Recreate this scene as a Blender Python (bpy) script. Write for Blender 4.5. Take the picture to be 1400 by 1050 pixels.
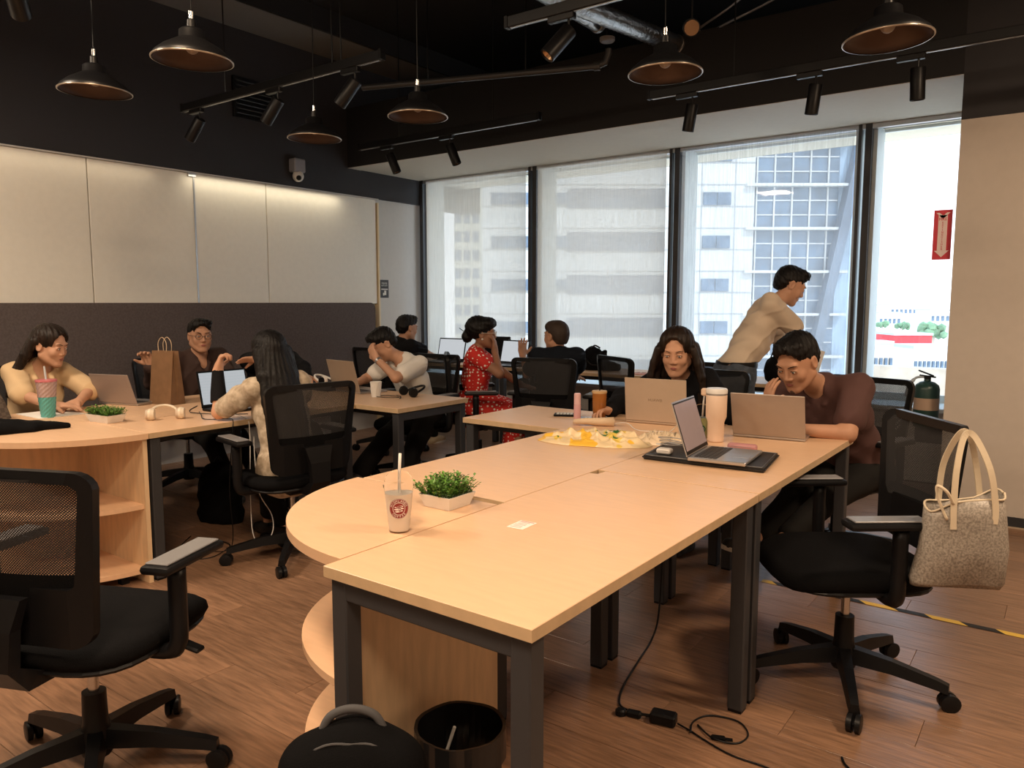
import bpy, bmesh, math, random
import numpy as np
from mathutils import Vector, Matrix, Euler
random.seed(7); RNG = np.random.RandomState(5)
PI = math.pi
for o in list(bpy.data.objects): bpy.data.objects.remove(o)
SC = bpy.context.scene
COL = SC.collection

# ------------------------------------------------------------------ camera, world, sun, large lights, exposure
cam = bpy.data.cameras.new('camera'); camo = bpy.data.objects.new('camera', cam); COL.objects.link(camo)
camo.location = (0, 0, 1.40)
camo.rotation_euler = Euler((math.radians(90 - 6.1), 0, math.radians(36.4)), 'XYZ')
cam.sensor_fit = 'HORIZONTAL'; cam.sensor_width = 36; cam.lens = 36 * 1046 / 1400; cam.clip_end = 2000; cam.clip_start = 0.02
SC.camera = camo
SC.view_settings.view_transform = 'Standard'; SC.view_settings.look = 'None'
SC.view_settings.gamma = 1; SC.view_settings.use_curve_mapping = False
SC.view_settings.exposure = 0.24
w = bpy.data.worlds.new('sky'); SC.world = w; w.use_nodes = True
nt = w.node_tree; bg = nt.nodes['Background']
tc = nt.nodes.new('ShaderNodeTexCoord'); sp = nt.nodes.new('ShaderNodeSeparateXYZ'); cr = nt.nodes.new('ShaderNodeValToRGB')
nt.links.new(tc.outputs['Generated'], sp.inputs[0]); nt.links.new(sp.outputs['Z'], cr.inputs[0]); nt.links.new(cr.outputs[0], bg.inputs[0])
cr.color_ramp.elements[0].position = 0.0; cr.color_ramp.elements[0].color = (1, 1, 1, 1)
cr.color_ramp.elements[1].position = 0.9; cr.color_ramp.elements[1].color = (.55, .75, 1, 1)
bg.inputs[1].default_value = 2.3
sun = bpy.data.lights.new('sun', 'SUN'); sun.energy = 2.6; sun.angle = .02; sun.color = (1, .95, .88)
suno = bpy.data.objects.new('sun', sun); COL.objects.link(suno); suno.rotation_euler = (math.radians(48), 0, math.radians(60))

def area(name, loc, size, energy, color, rot=(0, 0, 0), sy=None, spread=None):
    l = bpy.data.lights.new(name, 'AREA'); l.energy = energy; l.color = color; l.size = size
    if sy: l.shape = 'RECTANGLE'; l.size_y = sy
    if spread: l.spread = spread
    o = bpy.data.objects.new(name, l); COL.objects.link(o); o.location = loc; o.rotation_euler = rot; return o
WARM = (1.0, .73, .49)
area('ceiling_lamp', (-.7, .0, 3.3), .6, 72, WARM)
area('ceiling_lamp', (-2.6, .9, 3.3), .5, 42, WARM)
area('ceiling_lamp', (1.25, 2.9, 3.5), .5, 82, WARM)
area('ceiling_lamp', (.6, -.6, 3.3), .5, 40, WARM)
area('ceiling_lamp', (-4.4, .3, 3.3), .5, 75, (1, .80, .60))
area('cove_lamp', (-6.16, 4.6, 2.50), .03, 2.2, (1, .86, .62), (0, 0, 0), 1.7)
area('cove_lamp', (-6.16, 2.6, 2.50), .03, .7, (1, .80, .55), (0, 0, 0), 1.7)

# ------------------------------------------------------------------ materials
MATS = {}
def mat(name, col=(.5, .5, .5), rough=.6, metal=0, noise=0, nscale=20, bump=0, bscale=60, stretch=None, alpha=1, trans=0, emit=None, estr=1, col2=None, spec=None, sheen=0, coord='Object'):
    if name in MATS: return MATS[name]
    m = bpy.data.materials.new(name); m.use_nodes = True; n = m.node_tree; b = n.nodes['Principled BSDF']
    b.inputs['Base Color'].default_value = (*col, 1); b.inputs['Roughness'].default_value = rough; b.inputs['Metallic'].default_value = metal
    if spec is not None: b.inputs['Specular IOR Level'].default_value = spec
    if sheen: b.inputs['Sheen Weight'].default_value = sheen
    if alpha < 1: b.inputs['Alpha'].default_value = alpha
    if trans: b.inputs['Transmission Weight'].default_value = trans
    if emit: b.inputs['Emission Color'].default_value = (*emit, 1); b.inputs['Emission Strength'].default_value = estr
    tcn = n.nodes.new('ShaderNodeTexCoord'); mp = n.nodes.new('ShaderNodeMapping'); n.links.new(tcn.outputs[coord], mp.inputs[0])
    if stretch: mp.inputs['Scale'].default_value = stretch
    nz = n.nodes.new('ShaderNodeTexNoise'); nz.inputs['Scale'].default_value = nscale; nz.inputs['Detail'].default_value = 4
    n.links.new(mp.outputs[0], nz.inputs['Vector'])
    if not noise: noise = .015
    c2 = col2 if col2 else tuple(c * (1 - noise) for c in col); c1 = col if col2 else tuple(min(1, c * (1 + noise)) for c in col)
    rp = n.nodes.new('ShaderNodeValToRGB'); rp.color_ramp.elements[0].color = (*c2, 1); rp.color_ramp.elements[1].color = (*c1, 1)
    rp.color_ramp.elements[0].position = .35; rp.color_ramp.elements[1].position = .65
    n.links.new(nz.outputs['Fac'], rp.inputs[0]); n.links.new(rp.outputs[0], b.inputs['Base Color'])
    if bump:
        bn = n.nodes.new('ShaderNodeTexNoise'); bn.inputs['Scale'].default_value = bscale; n.links.new(mp.outputs[0], bn.inputs['Vector'])
        bp = n.nodes.new('ShaderNodeBump'); bp.inputs['Strength'].default_value = bump; bp.inputs['Distance'].default_value = .01
        n.links.new(bn.outputs['Fac'], bp.inputs['Height']); n.links.new(bp.outputs[0], b.inputs['Normal'])
    MATS[name] = m; return m
def P(m): return m.node_tree.nodes['Principled BSDF']

desk_m = mat('birch_laminate', (.74, .485, .305), .36, noise=.03, nscale=9, stretch=(1, 6, 1))
edge_m = mat('birch_edge', (.56, .40, .24), .5, noise=.06)
panel_m = mat('birch_panel', (.72, .52, .32), .5, noise=.07, nscale=6, stretch=(6, 6, 1))
legm = mat('charcoal_steel', (.034, .035, .040), .5)
black_pl = mat('black_plastic', (.006, .006, .007), .42, spec=.25)
black_fab = mat('black_fabric', (.0045, .0045, .0052), .9, spec=.1, bump=.3, bscale=400)
grey_pl = mat('grey_plastic', (.20, .20, .21), .4)
chrome = mat('chrome', (.6, .6, .6), .2, 1)
white_w = mat('white_paint', (.60, .585, .56), .7)
right_w = mat('cream_paint', (.62, .56, .50), .7)
panelw = mat('white_board_panel', (.84, .81, .73), .35)
darkw = mat('charcoal_paint', (.030, .030, .035), .75)
ceil_m = mat('black_ceiling', (.014, .0145, .017), .8)
bulk_m = mat('black_bulkhead_paint', (.013, .0135, .016), .8)
beam_m = mat('grey_soffit_paint', (.20, .195, .185), .8)
soff_m = mat('soffit_paint', (.56, .51, .42), .7)
frame_m = mat('dark_window_metal', (.035, .037, .042), .45)
jamb_m = mat('pale_window_jamb', (.72, .78, .78), .5)
silver = mat('silver_aluminium', (.55, .55, .56), .35, .9)
tan_lid = mat('champagne_aluminium', (.56, .46, .37), .42, .5)
skin = mat('skin_tan', (.50, .27, .17), .55, noise=.06, nscale=12, spec=.35)
skin2 = mat('skin_brown', (.30, .15, .09), .55, noise=.06, nscale=12, spec=.35)
skin3 = mat('skin_light', (.56, .31, .20), .55, noise=.06, nscale=12, spec=.35)
hair_m = mat('black_hair', (.005, .004, .004), .5, spec=.25, noise=.4, nscale=60, stretch=(1, 1, .04), bump=.35, bscale=240)
hair_b = mat('brown_hair', (.016, .009, .006), .45, spec=.3, noise=.5, nscale=60, stretch=(1, 1, .04), bump=.35, bscale=240)
white_pl = mat('white_plastic', (.75, .73, .70), .35)
paper_m = mat('white_paper', (.80, .78, .74), .8)
leafm = mat('green_leaf', (.09, .22, .03), .5, noise=.4, nscale=60)
glass_m = mat('clear_plastic', (1, 1, 1), .05, trans=1.0); P(glass_m).inputs['IOR'].default_value = 1.05
duct_m = mat('foil_duct', (.5, .5, .5), .3, 1, bump=.6, bscale=40)
lens_m = mat('bronze_reflector', (.45, .28, .16), .25, .8)
copper = mat('copper_lacquer', (.085, .050, .036), .5, .3)
orange_m = mat('amber_glass', (.45, .17, .04), .1, alpha=.75)

def screen_mat(name, a=(.75, .9, .95), b=(.55, .75, .85), s=1.0):
    if name in MATS: return MATS[name]
    m = mat(name, (.02, .02, .02), .3); n = m.node_tree; p = P(m)
    t = n.nodes.new('ShaderNodeTexCoord'); br = n.nodes.new('ShaderNodeTexBrick'); mp = n.nodes.new('ShaderNodeMapping')
    mp.inputs['Scale'].default_value = (14, 14, 40)
    n.links.new(t.outputs['Object'], mp.inputs[0]); n.links.new(mp.outputs[0], br.inputs['Vector'])
    br.inputs['Color1'].default_value = (*a, 1); br.inputs['Color2'].default_value = (*b, 1); br.inputs['Mortar'].default_value = (.9, .95, 1, 1)
    br.inputs['Mortar Size'].default_value = .12
    n.links.new(br.outputs[0], p.inputs['Emission Color']); p.inputs['Emission Strength'].default_value = s
    return m
def fabric_net(name, col, open_=.45, f=900):
    m = bpy.data.materials.new(name); m.use_nodes = True; n = m.node_tree; b = n.nodes['Principled BSDF']; out = n.nodes['Material Output']
    b.inputs['Base Color'].default_value = (*col, 1); b.inputs['Roughness'].default_value = .7
    t = n.nodes.new('ShaderNodeTexCoord'); s = n.nodes.new('ShaderNodeSeparateXYZ'); n.links.new(t.outputs['Object'], s.inputs[0])
    def sn(sock):
        a = n.nodes.new('ShaderNodeMath'); a.operation = 'MULTIPLY'; a.inputs[1].default_value = f; n.links.new(sock, a.inputs[0])
        c = n.nodes.new('ShaderNodeMath'); c.operation = 'SINE'; n.links.new(a.outputs[0], c.inputs[0]); return c
    a = sn(s.outputs['X']); c = sn(s.outputs['Z'])
    mul = n.nodes.new('ShaderNodeMath'); mul.operation = 'MULTIPLY'; n.links.new(a.outputs[0], mul.inputs[0]); n.links.new(c.outputs[0], mul.inputs[1])
    gt = n.nodes.new('ShaderNodeMath'); gt.operation = 'GREATER_THAN'; gt.inputs[1].default_value = .52; n.links.new(mul.outputs[0], gt.inputs[0])
    tr = n.nodes.new('ShaderNodeBsdfTransparent'); mx = n.nodes.new('ShaderNodeMixShader')
    n.links.new(gt.outputs[0], mx.inputs[0]); n.links.new(b.outputs[0], mx.inputs[1]); n.links.new(tr.outputs[0], mx.inputs[2]); n.links.new(mx.outputs[0], out.inputs[0])
    MATS[name] = m; return m
net_m = fabric_net('chair_mesh_fabric', (.02, .02, .022))
def blind_mat(name, col, tr_amt, tl_amt):
    m = bpy.data.materials.new(name); m.use_nodes = True; n = m.node_tree; b = n.nodes['Principled BSDF']; out = n.nodes['Material Output']
    b.inputs['Base Color'].default_value = (*col, 1); b.inputs['Roughness'].default_value = .9
    t = n.nodes.new('ShaderNodeTexCoord'); nz = n.nodes.new('ShaderNodeTexNoise'); mp = n.nodes.new('ShaderNodeMapping'); mp.inputs['Scale'].default_value = (14, 14, .6)
    n.links.new(t.outputs['Object'], mp.inputs[0]); n.links.new(mp.outputs[0], nz.inputs[0]); nz.inputs['Scale'].default_value = 6
    tl = n.nodes.new('ShaderNodeBsdfTranslucent'); tl.inputs[0].default_value = (*[min(1, c * 1.1) for c in col], 1)
    m1 = n.nodes.new('ShaderNodeMixShader'); m1.inputs[0].default_value = tl_amt
    n.links.new(b.outputs[0], m1.inputs[1]); n.links.new(tl.outputs[0], m1.inputs[2])
    tp = n.nodes.new('ShaderNodeBsdfTransparent'); m2 = n.nodes.new('ShaderNodeMixShader')
    mr = n.nodes.new('ShaderNodeMapRange'); mr.inputs['To Min'].default_value = tr_amt - .05; mr.inputs['To Max'].default_value = tr_amt + .05
    mr.inputs['From Min'].default_value = .3; mr.inputs['From Max'].default_value = .7
    n.links.new(nz.outputs['Fac'], mr.inputs[0]); n.links.new(mr.outputs[0], m2.inputs[0])
    n.links.new(m1.outputs[0], m2.inputs[1]); n.links.new(tp.outputs[0], m2.inputs[2]); n.links.new(m2.outputs[0], out.inputs[0])
    MATS[name] = m; return m
blind1 = blind_mat('roller_blind_fabric', (.68, .63, .56), .42, .62)
blind3 = blind_mat('sheer_blind_fabric', (.6, .62, .64), .72, .55)
def dots_mat(name, base, dot, scale, thr):
    m = mat(name, base, .8); n = m.node_tree; p = P(m)
    t = n.nodes.new('ShaderNodeTexCoord'); v = n.nodes.new('ShaderNodeTexVoronoi'); v.inputs['Scale'].default_value = scale; v.inputs['Randomness'].default_value = .45
    n.links.new(t.outputs['Object'], v.inputs['Vector'])
    c = n.nodes.new('ShaderNodeMath'); c.operation = 'LESS_THAN'; c.inputs[1].default_value = thr; n.links.new(v.outputs['Distance'], c.inputs[0])
    mx = n.nodes.new('ShaderNodeMix'); mx.data_type = 'RGBA'; mx.inputs[6].default_value = (*base, 1); mx.inputs[7].default_value = (*dot, 1)
    n.links.new(c.outputs[0], mx.inputs[0]); n.links.new(mx.outputs[2], p.inputs['Base Color']); return m
def checker_mat(name, a, b, scale, stripes=False):
    m = mat(name, a, .6); n = m.node_tree; p = P(m)
    t = n.nodes.new('ShaderNodeTexCoord')
    if stripes:
        v = n.nodes.new('ShaderNodeTexWave'); v.inputs['Scale'].default_value = scale; v.bands_direction = 'DIAGONAL'
        n.links.new(t.outputs['Object'], v.inputs['Vector']); r = n.nodes.new('ShaderNodeValToRGB'); r.color_ramp.interpolation = 'CONSTANT'
        r.color_ramp.elements[0].color = (*a, 1); r.color_ramp.elements[1].position = .5; r.color_ramp.elements[1].color = (*b, 1)
        n.links.new(v.outputs['Fac'], r.inputs[0]); n.links.new(r.outputs[0], p.inputs['Base Color']); return m
    v = n.nodes.new('ShaderNodeTexChecker'); v.inputs['Scale'].default_value = scale; v.inputs['Color1'].default_value = (*a, 1); v.inputs['Color2'].default_value = (*b, 1)
    n.links.new(t.outputs['Object'], v.inputs['Vector']); n.links.new(v.outputs[0], p.inputs['Base Color']); return m

# floor plank material : per object variation
def floor_mat():
    m = mat('wood_plank_vinyl', (.26, .148, .090), .30, noise=.25, nscale=7, stretch=(.8, 9, 1), bump=.12, bscale=18)
    n = m.node_tree; p = P(m); oi = n.nodes.new('ShaderNodeObjectInfo'); hs = n.nodes.new('ShaderNodeHueSaturation')
    mr = n.nodes.new('ShaderNodeMapRange'); mr.inputs['To Min'].default_value = .86; mr.inputs['To Max'].default_value = 1.14
    n.links.new(oi.outputs['Random'], mr.inputs[0]); n.links.new(mr.outputs[0], hs.inputs['Value'])
    src = p.inputs['Base Color'].links[0].from_socket; n.links.new(src, hs.inputs['Color']); n.links.new(hs.outputs[0], p.inputs['Base Color'])
    return m
floor_m = floor_mat()

# ------------------------------------------------------------------ mesh helpers
def V(*a): return Vector(a)
def box(bm, c, s, bev=0, rot=None, seg=1):
    r = bmesh.ops.create_cube(bm, size=1); vs = r['verts']
    bmesh.ops.scale(bm, vec=Vector(s), verts=vs)
    if bev:
        es = list({e for v in vs for e in v.link_edges})
        rr = bmesh.ops.bevel(bm, geom=es, offset=bev, segments=seg, affect='EDGES', profile=.5)
        vs = list({v for f in rr['faces'] for v in f.verts} | {v for v in vs if v.is_valid})
    if rot is not None:
        bmesh.ops.transform(bm, matrix=rot if isinstance(rot, Matrix) else Euler(rot).to_matrix().to_4x4(), verts=vs)
    bmesh.ops.translate(bm, vec=Vector(c), verts=vs); return vs
def frame_of(d):
    d = d.normalized(); a = Vector((0, 0, 1)) if abs(d.z) < .9 else Vector((1, 0, 0))
    x = d.cross(a).normalized(); return x, x.cross(d).normalized()
def tube(bm, pts, r, n=8, cap=True):
    pts = [Vector(p) for p in pts]; rs = r if isinstance(r, (list, tuple)) else [r] * len(pts); rings = []
    x = None
    for i, p in enumerate(pts):
        d = (pts[min(i + 1, len(pts) - 1)] - pts[max(i - 1, 0)])
        if d.length < 1e-9: d = Vector((0, 0, 1))
        if x is None: x, y = frame_of(d)
        else:
            dn = d.normalized(); x = (x - dn * x.dot(dn)); x = x.normalized() if x.length > 1e-6 else frame_of(d)[0]
            y = x.cross(dn)
        rings.append([bm.verts.new(p + (x * math.cos(2 * PI * k / n) + y * math.sin(2 * PI * k / n)) * rs[i]) for k in range(n)])
    for a, b in zip(rings, rings[1:]):
        for k in range(n): bm.faces.new((a[k], a[(k + 1) % n], b[(k + 1) % n], b[k]))
    if cap:
        bm.faces.new(rings[0][::-1]); bm.faces.new(rings[-1])
def lathe(bm, prof, n=20, c=(0, 0, 0), cap=True, sx=1, sy=1):
    rings = []
    for r, z in prof:
        rings.append([bm.verts.new((c[0] + sx * r * math.cos(2 * PI * k / n), c[1] + sy * r * math.sin(2 * PI * k / n), c[2] + z)) for k in range(n)])
    for a, b in zip(rings, rings[1:]):
        for k in range(n): bm.faces.new((a[k], a[(k + 1) % n], b[(k + 1) % n], b[k]))
    if cap:
        bm.faces.new(rings[0][::-1]); bm.faces.new(rings[-1])
def prism(bm, poly, z0, z1):
    a = [bm.verts.new((x, y, z0)) for x, y in poly]; b = [bm.verts.new((x, y, z1)) for x, y in poly]
    n = len(poly)
    for k in range(n): bm.faces.new((a[k], a[(k + 1) % n], b[(k + 1) % n], b[k]))
    bm.faces.new(a[::-1]); bm.faces.new(b)
def spline(pts, m=6):
    pts = [Vector(p) for p in pts]; out = []
    for i in range(len(pts) - 1):
        p0, p1, p2, p3 = pts[max(i - 1, 0)], pts[i], pts[i + 1], pts[min(i + 2, len(pts) - 1)]
        for k in range(m):
            t = k / m
            out.append(.5 * ((2 * p1) + (p2 - p0) * t + (2 * p0 - 5 * p1 + 4 * p2 - p3) * t * t + (-p0 + 3 * p1 - 3 * p2 + p3) * t ** 3))
    out.append(pts[-1]); return out
def BM(): return bmesh.new()
def obj(name, bm, m, parent=None, smooth=False, loc=None, rotz=None, label=None):
    me = bpy.data.meshes.new(name)
    if isinstance(bm, bmesh.types.BMesh):
        bmesh.ops.recalc_face_normals(bm, faces=bm.faces); bm.to_mesh(me); bm.free()
    else: me.from_pydata(bm[0], [], bm[1])
    if smooth: me.polygons.foreach_set('use_smooth', [True] * len(me.polygons))
    me.materials.append(m)
    if smooth == 'auto':
        try: me.set_sharp_from_angle(angle=.6)
        except Exception: pass
    o = bpy.data.objects.new(name, me); COL.objects.link(o)
    if parent: o.parent = parent
    if loc is not None: o.location = loc
    if rotz is not None: o.rotation_euler = (0, 0, rotz)
    if label: o['label'] = label
    return o
def thing(name, label, cat, loc=(0, 0, 0), rotz=0, group=None):
    o = bpy.data.objects.new(name, None); COL.objects.link(o); o.location = loc; o.rotation_euler = (0, 0, rotz); o.empty_display_size = .1
    o['label'] = label; o['category'] = cat
    if group: o['group'] = group
    return o
def tag(o, label, cat, group=None):
    o['label'] = label; o['category'] = cat
    if group: o['group'] = group
    return o
def struct(name, bm, m, parent=None, smooth=False):
    o = obj(name, bm, m, parent, smooth)
    if not parent: o['kind'] = 'structure'
    return o
def copytree(o, parent=None):
    c = o.copy(); COL.objects.link(c)
    if parent: c.parent = parent
    for ch in list(o.children): copytree(ch, c)
    return c
def sb(name, c, s, m, parent=None, bev=0):
    bm = BM(); box(bm, c, s, bev); return struct(name, bm, m, parent)
def pb(name, c, s, m, parent, bev=0, rot=None, seg=1):
    bm = BM(); box(bm, c, s, bev, rot, seg); return obj(name, bm, m, parent, smooth='auto' if bev else False)
def text(name, s, size, m, parent, mat4, ext=.0004, mapf=None, align='CENTER'):
    cu = bpy.data.curves.new(name, 'FONT'); cu.body = s; cu.size = size; cu.extrude = ext; cu.align_x = align; cu.align_y = 'CENTER'; cu.resolution_u = 2
    t = bpy.data.objects.new(name, cu); COL.objects.link(t)
    dg = bpy.context.evaluated_depsgraph_get(); dg.update()
    me = bpy.data.meshes.new_from_object(t.evaluated_get(dg)); bpy.data.objects.remove(t)
    me.transform(mat4)
    if mapf:
        for v in me.vertices: v.co = mapf(v.co)
    me.materials.clear(); me.materials.append(m)
    o = bpy.data.objects.new(name, me); COL.objects.link(o)
    if parent: o.parent = parent
    return o

# ------------------------------------------------------------------ room shell
XL, YW, YB, XR = -6.30, 6.70, 5.59, -.66
ZW, ZS, ZC = 2.524, 2.80, 4.05
fl = sb('floor', (-1.65, 1.9, -.012), (9.7, 10.2, .02), mat('floor_underlay', (.10, .055, .035), .6))
bm = BM(); PL, PW = 1.22, .19
box(bm, (0, 0, -.001), (PL - .0015, PW - .0015, .006), .0008)
pm = None; cnt = 0
for j in range(37):
    y = -.35 + j * PW
    off = (j * .37) % PL
    for i in range(7):
        x = -6.25 + off - PL + i * PL + PL / 2
        if x - PL / 2 > 1.2 or x + PL / 2 < XL or cnt >= 300: continue
        # skip planks that lie wholly out of the photograph's view
        if y < 2 and x < -3 - y * 1.2: continue
        if x > .7 + y * .02 and y < 3.5: continue
        if pm is None:
            pm = obj('plank', bm, floor_m, fl); o = pm
        else:
            o = pm.copy(); COL.objects.link(o)
        o.location = (x, y, 0); cnt += 1
sb('wall_left', (XL - .1, 1.9, 1.26), (.2, 10.2, 2.53), white_w)
sb('wall_left_upper', (XL - .08, 2.3, 3.3), (.24, 11, 1.55), darkw)
sb('wall_right', (.17 + 1, YB + .1, ZW / 2), (1.66 + 2, .2, ZW), right_w)
sb('wall_right_upper', (1.17, YB + .1, 3.3), (3.66, .2, 1.55), darkw)
sb('wall_side', (3.05, 1.3, 2), (.1, 8.8, 4.2), right_w)
sb('wall_back', (-1.6, -3.2, 2), (9.6, .1, 4.2), white_w)
bm = BM(); box(bm, (-3.53, YB + .09, 3.1), (5.74, .18, .60)); struct('trim_1', bm, bulk_m)           # black bulkhead face over the windows
sb('trim_2', ((XL + XR) / 2, (YB + .18 + YW) / 2 + .1, ZS + .04), (XR - XL, YW - YB + .1, .08), soff_m)      # soffit in front of the windows
bm = BM(); box(bm, ((XL + XR) / 2, YB + .09, ZS - .002), (XR - XL, .18, .003)); struct('trim_3', bm, soff_m)
sb('wall_window_upper', ((XL + XR) / 2 + .3, YW + .75, 3.45), (XR - XL + 1, .12, 1.3), ceil_m)
sb('trim_4', (-2.9, YW + .4, 2.95), (7.2, .8, .3), mat('lintel_cream', (.78, .72, .58), .7))
sb('ceiling', (-1.3, 2.2, ZC + .05), (9.2, 11.4, .1), ceil_m)
bm = BM(); box(bm, (-6.0, 2.3, 3.95), (.6, 11, .2)); o = struct('trim_5', bm, beam_m)
bm = BM(); box(bm, (-5.69, 2.3, 3.96), (.03, 11, .22)); struct('trim_6', bm, ceil_m)
sb('wall_window', ((XL + XR) / 2, YW + .15, .28), (XR - XL, .4, .56), white_w)
sb('trim_7', ((XL + XR) / 2, YW + .12, .575), (XR - XL, .5, .03), jamb_m)
sb('wall_reveal', (XR + .02, (YB + YW) / 2 + .3, 1.4), (.04, YW - YB + .4, 2.8), right_w)
bm = BM(); box(bm, (1.17, YB - .006, .035), (3.66, .012, .07)); struct('baseboard_right', bm, darkw)
bm = BM(); box(bm, (1.17, YB - .009, .006), (3.66, .018, .012)); struct('trim_8', bm, mat('pale_trim', (.5, .4, .3), .6))
# windows: dark mullions, deep pale jambs, glass, blinds
mull = [XL + .02, -4.68, -3.09, -1.47, XR - .02]
names = ['window_1', 'window_2', 'window_3', 'window_4']
gls = bpy.data.materials.new('window_glass'); gls.use_nodes = True; n = gls.node_tree; n.nodes.clear()
go = n.nodes.new('ShaderNodeOutputMaterial'); gt = n.nodes.new('ShaderNodeBsdfTransparent'); gg = n.nodes.new('ShaderNodeBsdfGlossy'); gm = n.nodes.new('ShaderNodeMixShader')
gt.inputs[0].default_value = (.93, .97, 1, 1); gg.inputs['Roughness'].default_value = .02; gm.inputs[0].default_value = .05
n.links.new(gt.outputs[0], gm.inputs[1]); n.links.new(gg.outputs[0], gm.inputs[2]); n.links.new(gm.outputs[0], go.inputs[0])
for i in range(4):
    x0, x1 = mull[i], mull[i + 1]
    bm = BM(); box(bm, ((x0 + x1) / 2, YW + .30, 1.68), (x1 - x0, .012, 2.24)); win = struct(names[i], bm, gls)
    bm = BM(); box(bm, (x0 + .05, YW, 1.68), (.05 if i < 3 else .05, .06, 2.24)); box(bm, (x1 - .012, YW - .01, 1.68), (.025, .05, 2.24)); obj('mullion', bm, frame_m, win)
    bm = BM(); box(bm, (x0 + .09, YW + .17, 1.68), (.03, .28, 2.24)); obj('jamb', bm, jamb_m, win)
    bm = BM(); box(bm, (x1 - .04, YW + .17, 1.68), (.03, .28, 2.24)); obj('jamb', bm, jamb_m, win)
    bm = BM(); box(bm, ((x0 + x1) / 2, YW, ZS - .02), (x1 - x0, .05, .035)); obj('head_rail', bm, silver, win)
    bm = BM(); box(bm, ((x0 + x1) / 2, YW + .3, ZS - .012), (x1 - x0, .03, .02)); box(bm, ((x0 + x1) / 2, YW + .3, .62), (x1 - x0, .03, .06)); obj('outer_rail', bm, jamb_m, win)
for i, (zb, m_, lb) in enumerate([(.70, blind1, 'pale roller blind drawn down over the far left window beside the grey wall'),
                          (.70, blind1, 'wide pale roller blind drawn down over the window behind the black backpack'),
                          (.62, blind3, 'sheer see-through blind over the window behind the standing man')]):
    x0, x1 = mull[i] + (.10 if i else .14), mull[i + 1] - .05
    t = thing('roller_blind', lb, 'blind', ((x0 + x1) / 2, YW - .04, zb), 0)
    h = ZS - zb - .02
    pb('blind_fabric', (0, 0, h / 2), (x1 - x0, .002, h), m_, t)
    bm = BM(); tube(bm, [(-(x1 - x0) / 2, 0, 0), ((x1 - x0) / 2, 0, 0)], .009); obj('bottom_bar', bm, white_pl, t)
    bm = BM(); tube(bm, [((x1 - x0) / 2 + .012, .0, h), ((x1 - x0) / 2 + .012, 0, .1)], .002, 5); obj('pull_chain', bm, white_pl, t)

# left wall: upper white panels, fabric partition
ys = [1.0, 1.95, 2.93, 3.82, 4.56, 5.97]
wp = thing('wall_panelling', 'cream white glossy board panels along the left wall above the grey fabric', 'wall panel', (XL, 3.5, 1.38))
for a, b in zip(ys, ys[1:]):
    pb('panel', (.025, (a + b) / 2 - 3.5, (ZW - 1.38) / 2 - .005), (.05, b - a - .008, ZW - 1.38 - .02), panelw, wp, .003)
pb('edge_strip', (.03, 5.99 - 3.5, -.1), (.07, .02, 2.4), mat('cream_edge', (.8, .65, .42), .5), wp)
pb('joint_strip', (.053, 3.82 - 3.5, (ZW - 1.38) / 2), (.006, .014, ZW - 1.38 - .02), silver, wp)
pb('clip', (.06, 3.80 - 3.5, ZW - 1.38 - .03), (.02, .07, .03), silver, wp)
pb('top_strip', (.05, 0, ZW - 1.38 - .008), (.03, 5, .012), white_w, wp)
bm = BM()
pts = []; r = .07; y0, y1 = -.6, 5.86
pts = [(y0, .25), (y1, .25)] + [(y1 - r + r * math.cos(a), 1.395 - r + r * math.sin(a)) for a in [k * PI / 12 for k in range(7)]] + [(y0, 1.395)]
A = [bm.verts.new((XL + .06, y, z)) for y, z in pts]; B = [bm.verts.new((XL + .13, y, z)) for y, z in pts]
for k in range(len(pts)): bm.faces.new((A[k], A[(k + 1) % len(pts)], B[(k + 1) % len(pts)], B[k]))
bm.faces.new(A[::-1]); bm.faces.new(B)
tag(obj('fabric_partition', bm, mat('brown_grey_felt', (.115, .092, .090), .95, noise=.12, nscale=60, bump=.3, bscale=200)), 'long brown-grey felt partition with a rounded top corner on the left wall', 'partition')
# poster
t = thing('poster', 'small black notice with white print on the grey wall by the corner', 'poster', (XL, 6.12, 1.55))
pb('sheet', (.004, 0, 0), (.006, .13, .2), mat('poster_black', (.03, .028, .03), .5), t)
Mp = Matrix(((0, 0, 1, .009), (-1, 0, 0, 0), (0, 1, 0, 0), (0, 0, 0, 1)))
Mp = Matrix(((0, 0, 1, .009), (1, 0, 0, 0), (0, 1, 0, 0), (0, 0, 0, 1)))
text('lettering', 'PLEASE', .028, paper_m, t, Matrix.Translation((0, 0, .06)) @ Mp); text('lettering', 'KEEP QUIET', .018, paper_m, t, Matrix.Translation((0, 0, .035)) @ Mp)
bm = BM(); box(bm, (.009, 0, -.005), (.002, .10, .012)); box(bm, (.009, .01, -.045), (.002, .03, .05)); box(bm, (.009, -.015, -.06), (.002, .02, .03)); obj('pictogram', bm, paper_m, t)
# dome camera on left wall
t = thing('security_camera', 'small grey security camera with a white ball head high on the black wall', 'camera', (XL + .04, 4.9, 2.60))
pb('mount_box', (.05, 0, .12), (.10, .13, .13), mat('camera_grey', (.28, .28, .31), .4), t, .01)
bm = BM(); bmesh.ops.create_uvsphere(bm, u_segments=16, v_segments=10, radius=.055); bmesh.ops.translate(bm, vec=(.06, 0, .02), verts=bm.verts); obj('ball_head', bm, white_pl, t, True)
bm = BM(); bmesh.ops.create_uvsphere(bm, u_segments=12, v_segments=8, radius=.026); bmesh.ops.translate(bm, vec=(.095, -.02, -.0), verts=bm.verts); obj('lens', bm, black_pl, t, True)
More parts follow.
